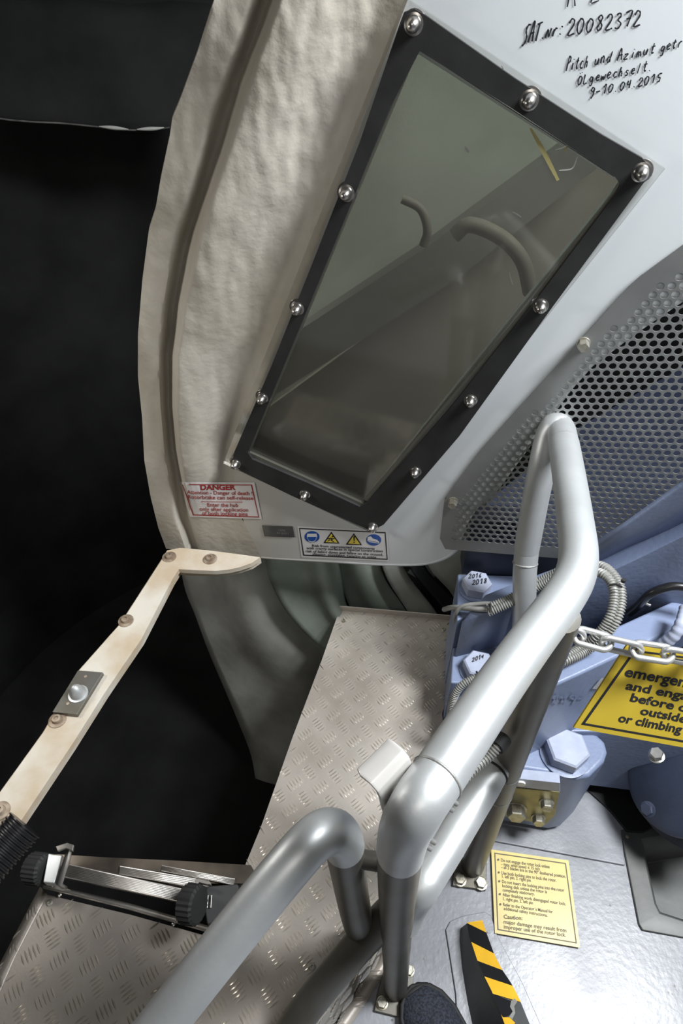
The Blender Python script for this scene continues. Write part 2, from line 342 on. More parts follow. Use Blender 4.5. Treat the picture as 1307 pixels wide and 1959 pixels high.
# --- black lined wall on the left, two overlapping sheets with a seam
def black_wall():
    foot = [V((-1.25, -2.2, 0)), V((-1.3, 0.2, 0)), V((-1.25, 1.1, 0)), V((-0.9, 1.62, 0)), V((-0.3, 1.9, 0)), V((0.9, 2.35, 0)), V((2.6, 2.9, 0))]
    fp = smooth_path(foot, 10)
    rows = []
    for k in range(15):
        z = -0.9 + k * 0.25
        rows.append([V((p.x, p.y, z)) for p in fp])
    return grid('wall_left', rows, 'black_felt', None, 60, 0.02)
tag(black_wall(), 'black matt lining of the hull behind the cream moulding', None, None, 'structure')
def black_sheet():
    # the upper lining sheet: its hemmed lower edge is the pale seam
    tab = [(-60, 213), (0, 227), (60, 233), (120, 236), (170, 241), (200, 244), (250, 249), (300, 247), (330, 243), (420, 250)]
    def D(px): return 1.30 + px * 0.0002
    rows = []
    for k in range(9):
        rows.append([at(px, py - 30 * k - (0 if k else 0), D(px)) for px, py in tab])
    o = grid('trim_1', rows, 'black_felt', None, 60, 0.006)
    o['kind'] = 'structure'; o['label'] = 'upper black lining sheet ending in a hemmed seam'
    mat('hem', (0.07, 0.066, 0.062), 0.8, 0, 0.7, 30)
    p = [at(px, py, D(px) - 0.006) for px, py in tab[:-1]]
    tube('hem', resample(smooth_path(p, 5), 0.01), 0.0018, 'hem', o, 8)
    for a, b, dy in ((190, 246, 0), (262, 314, 2)):
        path = [at(a + (b - a) * t, interp([(y, x) for x, y in tab], a + (b - a) * t) - 1 + dy * 0.0, D(a) - 0.010) for t in (0, .25, .5, .75, 1)]
        tube('hem_fold', smooth_path(path, 3), [0.001 + 0.003 * math.sin(math.pi * i / 12) for i in range(13)], 'conduit', o, 8)
black_sheet()
# --- bulkhead: cream moulded rim and flat white panel
L0 = [(470, -160), (410, 0), (378, 100), (345, 190), (330, 225), (325, 260), (308, 340), (298, 400), (285, 440), (272, 540), (264, 640), (264, 720), (272, 800), (276, 880), (288, 950), (303, 1010), (318, 1050)]
L1 = [(570, -160), (510, 0), (455, 150), (422, 260), (385, 370), (355, 470), (333, 580), (322, 680), (324, 780), (332, 860), (345, 930), (352, 990), (372, 1052)]
L4 = [(805, -160), (742, 0), (660, 200), (604, 370), (512, 595), (458, 760), (432, 850), (432, 910), (445, 990), (468, 1062)]
L5 = [(845, -160), (780, 0), (700, 210), (640, 385), (552, 605), (484, 770), (444, 862), (448, 912), (462, 990), (500, 1066)]
def sstep(t): t = max(0, min(1, t)); return t * t * (3 - 2 * t)
def rim_h(px, py):
    x0, x1, x4, x5 = interp(L0, py), interp(L1, py), interp(L4, py), interp(L5, py)
    if px >= x5: return 0.0
    fade = 1 - 0.75 * sstep((py - 880) / 150)
    if px <= x1:
        t = (px - x0) / (x1 - x0); h = 0.030 - 0.030 * sstep((t - 0.66) / 0.34); h += 0.004 * math.sin(py / 45.0) * (1 - t)
    elif px <= x4:
        t = (px - x1) / (x4 - x1); r = 0.13
        h = 0.046 * fade * sstep(t / r) if t < r else 0.046 * fade * (1 - sstep((t - r) / (1 - r))) - 0.008 * sstep((t - .5) / .5) * min(1, max(0, (900 - py) / 80))
    else:
        t = (px - x4) / (x5 - x4); h = -0.008 * (1 - t) * min(1, max(0, (900 - py) / 80))
    p = V((px * 0.012, py * 0.006, 0)); h += 0.0045 * (noise.noise(p) ) * min(1, max(0, (x5 - px) / 60))
    h += 0.0022 * noise.noise(V((px * 0.05, py * 0.022, 3.3))) * min(1, max(0, (x5 - px) / 60))
    return h
def srf(px, py, off=0.0): return onb(px, py, rim_h(px, py) + off)
def rim():
    rows = []; ncol = 64; ny = 150
    ybot = lambda u: 1050 + 16 * u
    for i in range(ny + 1):
        v = i / ny; row = []
        for j in range(ncol + 1):
            u = j / ncol; py = -160 + (ybot(u) + 160) * v
            x0, x1, x4, x5 = interp(L0, py), interp(L1, py), interp(L4, py), interp(L5, py)
            if u < 0.25: px = x0 + (x1 - x0) * u / 0.25
            elif u < 0.9: px = x1 + (x4 - x1) * (u - 0.25) / 0.65
            else: px = x4 + (x5 - x4) * (u - 0.9) / 0.1
            row.append(onb(px, py, rim_h(px, py)))
        rows.append([row[0] + BNU * 0.05 + V((-0.004, 0, 0)), row[0] + BNU * 0.012 + V((-0.005, 0, 0))] + row)
    rows.append([p + BNU * 0.03 - UPV * 0.002 for p in rows[-1]])
    return rows
bulk = bpy.data.objects.new('wall_front', None); COL.objects.link(bulk); tag(bulk, 'fibreglass bulkhead with cream moulded rim and white flat face', None, None, 'structure')
grid('moulded_rim', rim(), 'cream_grp', bulk, 60)['label'] = 'cream hand-laid fibreglass rim with a dark valley'
# flat face with the window opening
WIN = [(795, 100), (1188, 350), (695, 962), (478, 868)]
edge = [(interp(L5, y), y) for y in [-300, -160, 0, 100, 200, 300, 385, 450, 530, 605, 690, 770, 862, 890, 912, 960, 1000, 1040]] + [(500, 1066), (560, 1070), (640, 1074), (700, 1078), (760, 1081), (805, 1080), (835, 1074), (858, 1064), (878, 1046), (893, 1005), (910, 978), (935, 945), (968, 905), (1012, 845), (1065, 778), (1135, 700), (1215, 640), (1297, 584), (1420, 505), (1600, 400), (1700, 0), (1640, -300)]
fc = prism('flat_face', [onb(*p) for p in edge], BNU * 0.018, 'white_panel', bulk, holes=[[onb(*p) for p in WIN]], ngon=False)
# rolled lower lip
lip = [onb(x, y) + BNU * 0.006 for x, y in [(500, 1067), (560, 1071), (640, 1075), (700, 1079), (760, 1081), (805, 1080), (835, 1074), (858, 1064), (878, 1046)]]
tube('rolled_edge', smooth_path(lip, 4), 0.007, 'white_panel', bulk, 10)
# floor with tray opening
TR_O = [(1187, 1588), (1193, 1620), (1222, 1768), (1229, 1780), (1307, 1794), (1500, 1830), (1560, 1600), (1330, 1560)]
floor_pts = [V((2.6, -2.2, 0)), V((2.6, 1.15, 0)), onz(1307, 1330, 0), onz(1000, 1330, 0), onz(880, 1380, 0), onz(800, 1500, 0), onz(690, 1700, 0), onz(560, 1960, 0), V((-0.1, -0.6, 0)), V((-1.2, -0.6, 0)), V((-1.2, -2.2, 0))]
fl = prism('floor', floor_pts, V((0, 0, -0.03)), 'floor_paint', None, holes=[[onz(*p, 0) for p in TR_O]], ngon=False)
tag(fl, 'grey painted steel floor with scuffs and specks', None, None, 'structure')
up_pts = [onz(930, 1608, 0), onz(1195, 1657, 0), onz(1187, 1590, 0), onz(1330, 1560, 0), onz(1400, 1330, 0), onz(900, 1330, 0), onz(880, 1500, 0)]
prism('floor_sheet', [p + UPV * 0.0005 for p in up_pts], V((0, 0, 0.006)), 'floor_paint', fl, bevel=0.002)
# ================================================================== WINDOW in the bulkhead
win = empty('inspection_window', 'scratched clear acrylic window in a black gasket, dome nuts round it', 'window')
prism('cover_sheet', [onb(*p, 0.004) for p in [(776, -6), (1272, 321), (716, 1019), (428, 884)]], -BNU * 0.004, 'clear_edge', win)
GO = [(768, 40), (775, 22), (795, 16), (815, 28), (985, 148), (1150, 255), (1228, 300), (1240, 315), (1236, 340), (1060, 580), (880, 830), (735, 1000), (712, 1012), (560, 945), (462, 897), (446, 882), (450, 862), (520, 700), (600, 500), (690, 270)]
GI = [(804, 96), (980, 205), (1176, 335), (1186, 350), (1178, 368), (1030, 565), (860, 780), (705, 958), (690, 966), (590, 920), (484, 875), (476, 862), (560, 660), (660, 420), (750, 200)]
prism('gasket', [onb(*p, 0.0082) for p in GO], -BNU * 0.006, 'rubber', win, holes=[[onb(*p, 0.0082) for p in GI]], ngon=False)
prism('inner_pane', [onb(*p, -0.004) for p in [(790, 86), (1192, 345), (696, 968), (474, 868)]], -BNU * 0.005, 'acrylic', win)
# milky cut edges of the thick pane
for a, b, wd in (((782, 132), (474, 868), 5), ((1190, 352), (1010, 590), 6), ((1010, 590), (700, 958), 6), ((474, 868), (694, 967), 7), ((804, 96), (1176, 338), 2)):
    n = V((-(b[1] - a[1]), b[0] - a[0])).normalized() * wd / 2
    prism('pane_edge', [onb(a[0] + n.x, a[1] + n.y, 0.0075), onb(b[0] + n.x, b[1] + n.y, 0.0075), onb(b[0] - n.x, b[1] - n.y, 0.0075), onb(a[0] - n.x, a[1] - n.y, 0.0075)], BNU * 0.006, 'pane_edge' if 'pane_edge' in MATS else (mat('pane_edge', (0.22, 0.22, 0.185), 0.3) and 'pane_edge'), win)
for (a, b, c, wd, mm) in (((1015, 245), (1040, 290), (1068, 345), 9, 'scuff_y'), ((1094, 255), (1088, 275), (1080, 290), 4, 'scuff_y'), ((1105, 300), (1095, 322), (1070, 326), 2.5, 'scuff'), ((1062, 287), (1078, 282), (1090, 275), 2, 'scuff'), ((960, 126), (970, 150), (985, 188), 3, 'scuff_d'), ((980, 405), (990, 410), (998, 416), 3, 'scuff_d'), ((975, 520), (978, 535), (982, 545), 2, 'scuff_d'), ((890, 280), (893, 286), (897, 292), 5, 'scuff_d')):
    if mm not in MATS: mat('scuff_y', (0.42, 0.37, 0.16), 0.6); mat('scuff', (0.75, 0.75, 0.72), 0.4); mat('scuff_d', (0.18, 0.175, 0.165), 0.6)
    q = smooth_path([V((*a, 0)), V((*b, 0)), V((*c, 0))], 5); polys = []
    for i in range(len(q) - 1):
        d = (q[i + 1] - q[i]).normalized(); n0 = V((-d.y, d.x, 0)) * wd * 0.5 * (0.45 + 0.55 * math.sin(math.pi * (i + 0.5) / len(q))); polys.append([(q[i] + n0)[:2], (q[i + 1] + n0)[:2], (q[i + 1] - n0)[:2], (q[i] - n0)[:2]])
    decal('scratch', polys, onb, mm, win, 0.0088)
for px, py in [(793, 45), (1013, 190), (1226, 327), (665, 367), (571, 587), (504, 758), (453, 883), (585, 942), (714, 1003), (796, 898), (901, 762), (1035, 582)]:
    base = onb(px, py, 0.0082); big = 1.0
    n = -BNU
    a = lathe('dome_nut', base, n, [(0.0140, 0), (0.0145, 0.0015), (0.0140, 0.0028), (0.0115, 0.003), (0.0113, 0.0060), (0.0090, 0.0068), (0.0085, 0.011), (0.0080, 0.0140), (0.0066, 0.018), (0.0044, 0.0210), (0.0016, 0.0225)], 'steel', win, 20, 30)
# ================================================================== hub seen through the window and below the bulkhead
def pxgrid(name, cols, m, parent, sub=5, thick=None):
    """cols: list of columns, each a list of (px,py,depth) of the same length"""
    C = [smooth_path([at(*p) for p in c], sub) for c in cols]; n = len(C[0]); rows = []
    for i in range(n): rows.append(smooth_path([c[i] for c in C], sub))
    return grid(name, rows, m, parent, 60, thick)
hub = empty('rotor_hub', 'grey-green cast rotor hub curving below and behind the bulkhead', 'hub')
A0 = [(340, 1000, 1.80), (355, 1112, 1.83), (378, 1175, 1.86), (402, 1240, 1.90), (432, 1312, 1.93), (462, 1385, 1.97), (484, 1445, 2.0), (494, 1510, 2.02), (502, 1580, 2.05), (505, 1700, 2.1)]
A1 = [(395, 1000, 1.76), (410, 1100, 1.77), (428, 1165, 1.80), (452, 1225, 1.82), (490, 1290, 1.85), (540, 1350, 1.88), (570, 1410, 1.92), (590, 1480, 1.96), (600, 1560, 2.0), (600, 1700, 2.05)]
A2 = [(435, 1000, 1.68), (455, 1095, 1.68), (475, 1160, 1.70), (505, 1215, 1.72), (550, 1270, 1.75), (610, 1325, 1.79), (650, 1390, 1.84), (670, 1470, 1.9), (680, 1560, 1.95), (680, 1700, 2.0)]
A3 = [(480, 1000, 1.68), (500, 1080, 1.68), (525, 1140, 1.70), (560, 1190, 1.72), (610, 1240, 1.75), (670, 1290, 1.79), (720, 1360, 1.84), (740, 1450, 1.9), (750, 1560, 1.95), (750, 1700, 2.0)]
A4 = [(520, 1000, 1.85), (545, 1060, 1.85), (575, 1110, 1.87), (615, 1160, 1.89), (670, 1210, 1.92), (740, 1250, 1.95), (790, 1330, 1.98), (810, 1440, 2.0), (820, 1560, 2.0), (820, 1700, 2.0)]
pxgrid('blade_collar', [A0, A1, A2, A3, A4], 'hub_grey', hub, 5, 0.02)
B0 = [(490, 1000, 1.60), (507, 1068, 1.60), (520, 1115, 1.61), (545, 1163, 1.62), (580, 1205, 1.64), (620, 1240, 1.66), (680, 1275, 1.68)]
B1 = [(560, 1000, 1.60), (570, 1060, 1.60), (585, 1105, 1.60), (600, 1145, 1.61), (625, 1185, 1.63), (660, 1220, 1.66), (710, 1250, 1.68)]
B2 = [(600, 1000, 1.57), (612, 1060, 1.57), (622, 1100, 1.57), (632, 1140, 1.58), (645, 1175, 1.6), (680, 1205, 1.63), (730, 1235, 1.66)]
B3 = [(630, 1000, 1.63), (640, 1060, 1.63), (648, 1100, 1.64), (654, 1140, 1.65), (665, 1170, 1.66), (700, 1200, 1.68), (745, 1225, 1.7)]
pxgrid('spinner_flange', [B0, B1, B2, B3], 'hub_green', hub, 5, 0.015)
C0 = [(640, 1000, 1.85), (655, 1100, 1.85), (680, 1170, 1.88), (720, 1230, 1.9)]
C1 = [(680, 1000, 1.75), (690, 1100, 1.75), (720, 1170, 1.78), (760, 1230, 1.8)]
C2 = [(720, 1000, 1.75), (728, 1090, 1.75), (775, 1165, 1.78), (810, 1230, 1.8)]
pxgrid('inner_ring', [C0, C1, C2], 'hub_green', hub, 5, 0.02)
D0 = [(730, 1000, 1.70), (733, 1088, 1.70), (780, 1168, 1.73), (815, 1230, 1.75)]
D1 = [(765, 1000, 1.70), (772, 1085, 1.70), (832, 1168, 1.73), (870, 1230, 1.75)]
pxgrid('outer_ring', [D0, D1], 'hub_grey', hub, 5, 0.02)
E0 = [(775, 1000, 1.66), (780, 1080, 1.66), (845, 1160, 1.68), (870, 1200, 1.7)]
E1 = [(800, 1000, 1.66), (812, 1080, 1.66), (868, 1145, 1.68), (900, 1200, 1.7)]
pxgrid('rubber_seal', [E0, E1], 'black_gloss', hub, 5, 0.012)
F0 = [(815, 1000, 1.62), (818, 1078, 1.62), (870, 1142, 1.64), (880, 1230, 1.66)]
F1 = [(930, 1000, 1.60), (930, 1078, 1.60), (930, 1142, 1.62), (930, 1230, 1.64)]
pxgrid('bearing_ring', [F0, F1], 'hub_grey', hub, 4, 0.02)
# shapes standing behind the window
def behind(px, py, off): return onb(px, py, -off)
area('window_fill', behind(1050, -130, .14), behind(760, 560, .35), 0.12, 0.05, 0.65, (0.86, 1.0, 0.95))  # added fill so the shapes behind the pane show, no real fitting
prism('hub_skin', [behind(640, -60, .42), behind(1420, 300, .42), behind(820, 1120, .42), behind(430, 880, .42)], BNU * 0.02, 'hub_skin' if 'hub_skin' in MATS else (mat('hub_skin', (0.24, 0.26, 0.23), 0.6, 0, 0.2, 4) and 'hub_skin'), hub)
mat('hub_beam', (0.13, 0.13, 0.12), 0.6)
prism('beam', [behind(500, 680, .22), behind(820, 470, .22), behind(1150, 230, .22), behind(1180, 290, .22), behind(880, 530, .22), behind(520, 760, .22)], BNU * 0.05, 'hub_beam', hub)
mat('hub_panel', (0.20, 0.185, 0.16), 0.6, 0, 0.25, 5)
prism('hub_panel', [behind(500, 790, .30), behind(1200, 280, .30), behind(1330, 400, .30), behind(760, 1120, .30), behind(445, 880, .30)], BNU * 0.015, 'hub_panel', hub)
def thr(name, pts, r, m, off): tube(name, smooth_path([behind(x, y, off) for x, y in pts], 6), r, m, hub, 12)
thr('pitch_hose', [(870, 450), (900, 430), (960, 455), (1000, 500), (1015, 560)], 0.012, 'hub_panel', .11)
thr('pitch_hose', [(770, 380), (805, 400), (818, 440), (810, 470)], 0.007, 'hub_panel', .11)
# ================================================================== WRITING on the bulkhead
wr = empty('pen_note', 'felt-pen maintenance note written on the white bulkhead beside the window', 'writing')
scribble('line', 'A 2  1000', (1085, 12), (1285, -14), (2, -42), 2.5, onb, 'ink', wr)
scribble('line', 'SAT.', (998, 84), (1045, 72), (8, -36), 3.1, onb, 'ink', wr)
scribble('line', 'Nr:', (1042, 73), (1078, 66), (6, -24), 3.1, onb, 'ink', wr)
scribble('line', '20082372', (1084, 68), (1228, 48), (3, -29), 3.1, onb, 'ink', wr)
scribble('line', 'Pitch', (1082, 135), (1126, 128), (4, -23), 2.5, onb, 'ink', wr)
scribble('line', 'und', (1136, 124), (1170, 118), (4, -21), 2.5, onb, 'ink', wr)
scribble('line', 'Azimut', (1180, 117), (1254, 101), (4, -19), 2.5, onb, 'ink', wr)
scribble('line', 'getr', (1262, 100), (1306, 88), (4, -18), 2.5, onb, 'ink', wr)
scribble('line', 'OLgewechselt.', (1104, 162), (1250, 134), (3, -19), 2.5, onb, 'ink', wr)
scribble('line', '9-10.04.2015', (1127, 186), (1266, 156), (3, -17), 2.5, onb, 'ink', wr)
# stickers
def surf_s(px, py, off=0.0): return srf(px, py, off)
dg = empty('danger_sticker', 'white sticker with red frame headed DANGER on the cream moulding', 'sticker')
DQ = [(344, 922), (487, 923), (501, 993), (364, 989)]
decal('backing', [DQ], surf_s, 'sticker_pink', dg, 0.0016, sub=14)
frame_px('red_frame', [(348, 926), (482, 927), (496, 990), (369, 986)], 1.8, surf_s, 'red_ink', dg, 0.0022, 10)
def dl(s, x0, y0, x1, y1, h, b=0.02): text_px('lettering', s, (x0, y0), (x1, y1), (-h * 0.1, -h), surf_s, 'red_ink', dg, 0.0024, b)
dl('DANGER', 384, 937, 451, 937, 9.5, .035); dl('Attention - Danger of death !', 358, 945, 483, 947.5, 7, .012); dl('Rotorbrake can self-release', 360, 954, 485, 956.5, 7, .012)
decal('rule', [[(385, 959.3), (464, 960), (464, 961.3), (385, 960.6)]], surf_s, 'red_ink', dg, 0.0024)
dl('Enter the hub', 397, 969, 456, 970, 7, .012); dl('only after application', 382, 977, 475, 979, 7, .012); dl('of both locking pins', 387, 985, 474, 987, 7, .012)
plq = tag(decal('name_plaque', [[(501, 1005), (560, 1007), (564, 1028), (506, 1026)]], lambda x, y, o=0: srf(x, y, o), 'plaque', None, 0.0018, sub=6), 'small dark grey engraved plaque between the two stickers', 'plaque')
text_px('engraving', '1500', (533, 1016), (546, 1017), (0, -4), surf_s, 'conduit', plq, 0.0022); text_px('engraving', 'N 0001', (530, 1022), (552, 1023), (0, -4), surf_s, 'conduit', plq, 0.0022)
sf = empty('safety_sticker', 'white black-framed sticker with blue and yellow safety symbols under the window', 'sticker')
decal('backing', [[(569, 1007), (741, 1015), (745, 1074), (577, 1066)]], onb, 'sticker_white', sf, 0.0008, sub=2)
frame_px('black_frame', [(572, 1010), (738, 1018), (742, 1071), (580, 1063)], 2.0, onb, 'ink', sf, 0.0012, 2)
def circ(cx, cy, rx, ry, n=24): return [(cx + rx * math.cos(2 * math.pi * k / n), cy + ry * math.sin(2 * math.pi * k / n)) for k in range(n)]
def sym(polys, m, off): decal('symbol', polys, onb, m, sf, off)
for cx, cy in ((597, 1027), (715, 1033)): sym([circ(cx, cy, 14.5, 11)], 'sign_blue', 0.0012)
sym([[(588, 1021), (606, 1021), (607, 1027), (603, 1036), (597, 1038), (591, 1036), (587, 1027)]], 'sticker_white', 0.0016)
sym([[(588, 1027), (606, 1027), (603, 1034), (597, 1036), (591, 1034)]], 'sign_blue', 0.0019)
sym([[(704, 1027), (710, 1026), (713, 1030), (722, 1033), (726, 1037), (725, 1040), (706, 1037), (703, 1034)]], 'sticker_white', 0.0016)
sym([[(705, 1034), (724, 1037.5), (724, 1038.3), (705, 1035)]], 'sign_blue', 0.0019)
for cx, cy in ((634, 1030), (677, 1033)):
    sym([[(cx - 15.5, cy + 9), (cx, cy - 13), (cx + 16, cy + 10)]], 'ink', 0.0012); sym([[(cx - 11, cy + 7), (cx, cy - 9), (cx + 12, cy + 8)]], 'safety_yellow', 0.0016)
sym([[(676, 1025.5), (679, 1025.5), (678.5, 1035), (676.7, 1035)], circ(677.6, 1037.6, 1.4, 1.2, 8)], 'ink', 0.0019)
sym([circ(636.5, 1026.5, 1.7, 1.5, 8), [(627, 1030), (634, 1028.5), (636, 1030), (628, 1032)], [(634, 1029), (637, 1030), (636, 1034), (633, 1034)], [(636, 1030), (642, 1029), (642, 1030), (637, 1032)], [(633, 1033), (627, 1036), (626, 1035), (631, 1032)], [(635, 1033), (640, 1037), (638, 1037.5), (634, 1034.5)]], 'ink', 0.0019)
def sl(s, x0, y0, x1, y1, h=4.6): text_px('lettering', s, (x0, y0), (x1, y1), (0, -h), onb, 'ink', sf, 0.0014, 0.018)
sl('Risk from unprotected components', 597, 1046, 717, 1051.5); sl('with craggy surfaces in special constriction', 586, 1050.5, 732, 1056.5)
sl('risk of falling down and falling on the ground,', 585, 1056.5, 733, 1063.5); sl('slipping, stumbling, twisting an ankle', 598, 1062, 720, 1068.5)
# ================================================================== PERFORATED GUARD
def guard():
    root = empty('perforated_guard', 'grey perforated sheet guard bolted over the bulkhead opening', 'guard')
    OFF = 0.0048
    hull = [(1420, 395), (1307, 468), (1225, 528), (1130, 612), (1060, 684), (985, 775), (925, 855), (868, 918), (852, 945), (848, 975), (842, 1030), (852, 1050), (1000, 1062), (1420, 1096)]
    o = onb(1046, 739.5, OFF); ex = (onb(1097, 740, OFF) - o).normalized(); ey = BNU.cross(ex).normalized()
    if ey.z < 0: ey = -ey
    def uv(p): q = p - o; return (q.dot(ex), q.dot(ey))
    HP = [uv(onb(*p, OFF)) for p in hull]
    ar = sum(a[0] * b[1] - b[0] * a[1] for a, b in zip(HP, HP[1:] + HP[:1]))
    if ar < 0: HP = HP[::-1]
    bot0, bot1 = uv(onb(852, 1050, OFF)), uv(onb(1420, 1096, OFF))
    def sd(p, a, b): L = math.hypot(b[0] - a[0], b[1] - a[1]); return ((b[0] - a[0]) * (p[1] - a[1]) - (b[1] - a[1]) * (p[0] - a[0])) / L
    def clip(poly):
        for a, b in zip(HP, HP[1:] + HP[:1]):
            out = []
            for i in range(len(poly)):
                p, q = poly[i - 1], poly[i]; dp, dq = sd(p, a, b), sd(q, a, b)
                if (dp >= 0) != (dq >= 0): t = dp / (dp - dq); out.append((p[0] + (q[0] - p[0]) * t, p[1] + (q[1] - p[1]) * t))
                if dq >= 0: out.append(q)
            poly = out
            if len(poly) < 3: return None
        return poly
    pitch = 0.01425; R = 0.0055; vs = []; fs = []; key = {}
    def vid(p):
        k = (round(p[0], 5), round(p[1], 5))
        if k not in key: key[k] = len(vs); vs.append(o + ex * p[0] + ey * p[1])
        return key[k]
    us = [p[0] for p in HP]; ws = [p[1] for p in HP]
    j0, j1 = int(min(ws) / (pitch * .866)) - 2, int(max(ws) / (pitch * .866)) + 2; i0, i1 = int(min(us) / pitch) - 2, int(max(us) / pitch) + 2; hr = pitch / math.sqrt(3)
    for j in range(j0, j1 + 1):
        for i in range(i0, i1 + 1):
            c = ((i + (0.5 if j % 2 else 0)) * pitch, j * pitch * 0.866)
            hexp = [(c[0] + hr * math.cos(math.radians(90 + 60 * k)), c[1] + hr * math.sin(math.radians(90 + 60 * k))) for k in range(6)]
            mind = min(sd(c, a, b) for a, b in zip(HP, HP[1:] + HP[:1]) if not (abs(sd(bot0, a, b)) < 1e-6 and abs(sd(bot1, a, b)) < .03 and abs(a[0] - b[0]) > .05))
            bd = min(sd(c, a, b) for a, b in zip(HP, HP[1:] + HP[:1]))
            if mind > 0.026 and bd > 0.009 and all(min(sd(h, a, b) for a, b in zip(HP, HP[1:] + HP[:1])) > 0 for h in hexp):
                ring = [];
                for k in range(6):
                    a, b = hexp[k], hexp[(k + 1) % 6]; ring += [a, ((a[0] + b[0]) / 2, (a[1] + b[1]) / 2)]
                inn = [(c[0] + R * math.cos(math.radians(90 + 30 * k)), c[1] + R * math.sin(math.radians(90 + 30 * k))) for k in range(12)]
                for k in range(12): fs.append((vid(ring[k]), vid(ring[(k + 1) % 12]), vid(inn[(k + 1) % 12]), vid(inn[k])))
            else:
                pl = []
                for k in range(6):
                    a, b = hexp[k], hexp[(k + 1) % 6]; pl += [a, ((a[0] + b[0]) / 2, (a[1] + b[1]) / 2)]
                q = clip(pl)
                if q and len(set(vid(p) for p in q)) > 2:
                    ids = [];
                    for p in q:
                        v = vid(p)
                        if v not in ids: ids.append(v)
                    fs.append(tuple(ids))
    me = bpy.data.meshes.new('perforated_sheet'); me.from_pydata([tuple(v) for v in vs], [], fs); me.validate(); me.update()
    bm = bmesh.new(); bm.from_mesh(me); bmesh.ops.recalc_face_normals(bm, faces=bm.faces); bm.to_mesh(me); bm.free()
    ob = link('perforated_sheet', me, 'guard', root, None); s = ob.modifiers.new('solid', 'SOLIDIFY'); s.thickness = 0.0016; s.offset = 0
    for px, py in ((1116, 656), (867, 958)):
        hexbolt('bolt', onb(px, py, OFF), -BNU, 0.0085, 0.016, 'zinc', root, 0.3, True)
        lathe('standoff', onb(px, py, OFF), BNU, [(0.007, 0), (0.007, 0.0040)], 'zinc', root, 12)
guard()
# ================================================================== BLUE BEARING HOUSING
bh = empty('bearing_housing', 'blue painted cast bearing housing with stepped pads behind the handrail', 'machine')
def slab(name, px, z, depth, m, parent, bevel=0.004): return prism(name, [onz(x, y, z) for x, y in px], V((0, 0, -depth)), m, parent, bevel=bevel)
slab('mounting_pad', [(876, 1097), (1060, 1104), (1060, 1150), (985, 1150), (930, 1170), (874, 1187)], .45, .25, 'blue', bh)
slab('mounting_pad', [(868, 1219), (1110, 1226), (1110, 1330), (985, 1312), (862, 1306)], .35, .2, 'blue', bh)
def bz(x): return interp([(.47, 880), (.50, 985), (.60, 1135), (.715, 1307), (.85, 1500)], x)
bbk = [(930, 1140), (985, 1118), (1070, 1087), (1145, 1058), (1225, 1018), (1307, 975), (1500, 880)]; bfr = [(885, 1190), (985, 1150), (1070, 1130), (1130, 1112), (1215, 1072), (1307, 1027), (1500, 935)]
KB = [onz(x, y, bz(x)) for x, y in bbk]; FB = [onz(x, y, bz(x)) for x, y in bfr]
grid('beam_upper', [[p - UPV * .3 for p in KB], KB, FB, [p - UPV * .42 for p in FB]], 'blue', bh, 30, .004)
slab('beam_lower', [(1005, 1290), (1090, 1238), (1285, 1150), (1302, 1146), (1314, 1152), (1318, 1170), (1312, 1190), (1295, 1203), (1110, 1290), (1010, 1335)], .55, .45, 'blue', bh, 0.006)
slab('web', [(862, 1240), (1330, 1255), (1500, 1300), (1500, 1440), (1160, 1400), (860, 1400)], .30, .25, 'blue', bh)
slab('lock_block', [(992, 1386), (1040, 1384), (1130, 1393), (1160, 1418), (1164, 1438), (1158, 1456), (1130, 1484), (1105, 1489), (1000, 1472), (940, 1462), (940, 1390)], .285, .27, 'blue', bh, 0.010)
# casting rising behind, seen through the guard holes
pa, pb = onz(884, 1097, .45), onz(1075, 1104, .45)
dn = (pb - pa).cross(UPV).normalized(); dn = dn if dn.y > 0 else -dn
prism('rear_web', [pa, onz(984, 1101, .45), onz(984, 1101, .45) + dn * .05, pa + dn * .05], V((0, 0, .16)), 'navy', bh)
slab('drum', [(900, 1050), (1120, 1060), (1307, 935), (1560, 800), (1560, 560), (1307, 700), (1100, 820), (930, 960)], .50, .3, 'navy', bh)
grid('side_web', [[onb(x, y, .085) for x, y in ((1100, 1068), (1200, 1002), (1307, 926), (1600, 740))], [onb(x, y, .0) for x, y in ((1110, 1100), (1200, 1060), (1307, 1010), (1600, 860))]], 'blue', bh, 30, .01)
# big painted bolts
def bigbolt(px, py, z, r, h, label, rot=0.2):
    b = hexbolt('hex_bolt', onz(px, py, z), UPV, r, h, 'blue_bolt' if 'blue_bolt' in MATS else (mat('blue_bolt', (0.42, 0.46, 0.58), 0.4, 0, 0.2, 25, 0.15, 120) and 'blue_bolt'), None, rot, True, 'blue', 1.16, 0.12)
    tag(b, label, 'bolt', 'big painted hex bolts on the blue housing'); return b
def surfz(z): return lambda px, py, off=0.0: onz(px, py, z + off)
def surfb(z): return lambda px, py, off=0.0: onz(px, py, z + off)
b1 = bigbolt(910, 1128, .45, .031, .030, 'big painted hex bolt marked 2014 and 2018, farther bolt beside the diamond plate', .25)
b2 = bigbolt(914, 1283, .35, .033, .030, 'big painted hex bolt marked 2014 only, half behind the handrail tube', .25)
b3 = bigbolt(1080, 1443, .285, .042, .034, 'largest blue painted hex bolt, on the block beside the yellow sign', .1)
s1 = surfz(.45 + .030)
scribble('mark', '2016', (896, 1107), (922, 1104), (1, -8), 1.6, s1, 'ink', b1); scribble('mark', '2018', (903, 1119), (932, 1115), (1, -9), 1.8, s1, 'ink', b1)
scribble('mark', '2014', (903, 1266), (926, 1259), (1, -8), 1.7, surfz(.35 + .030), 'ink', b2)
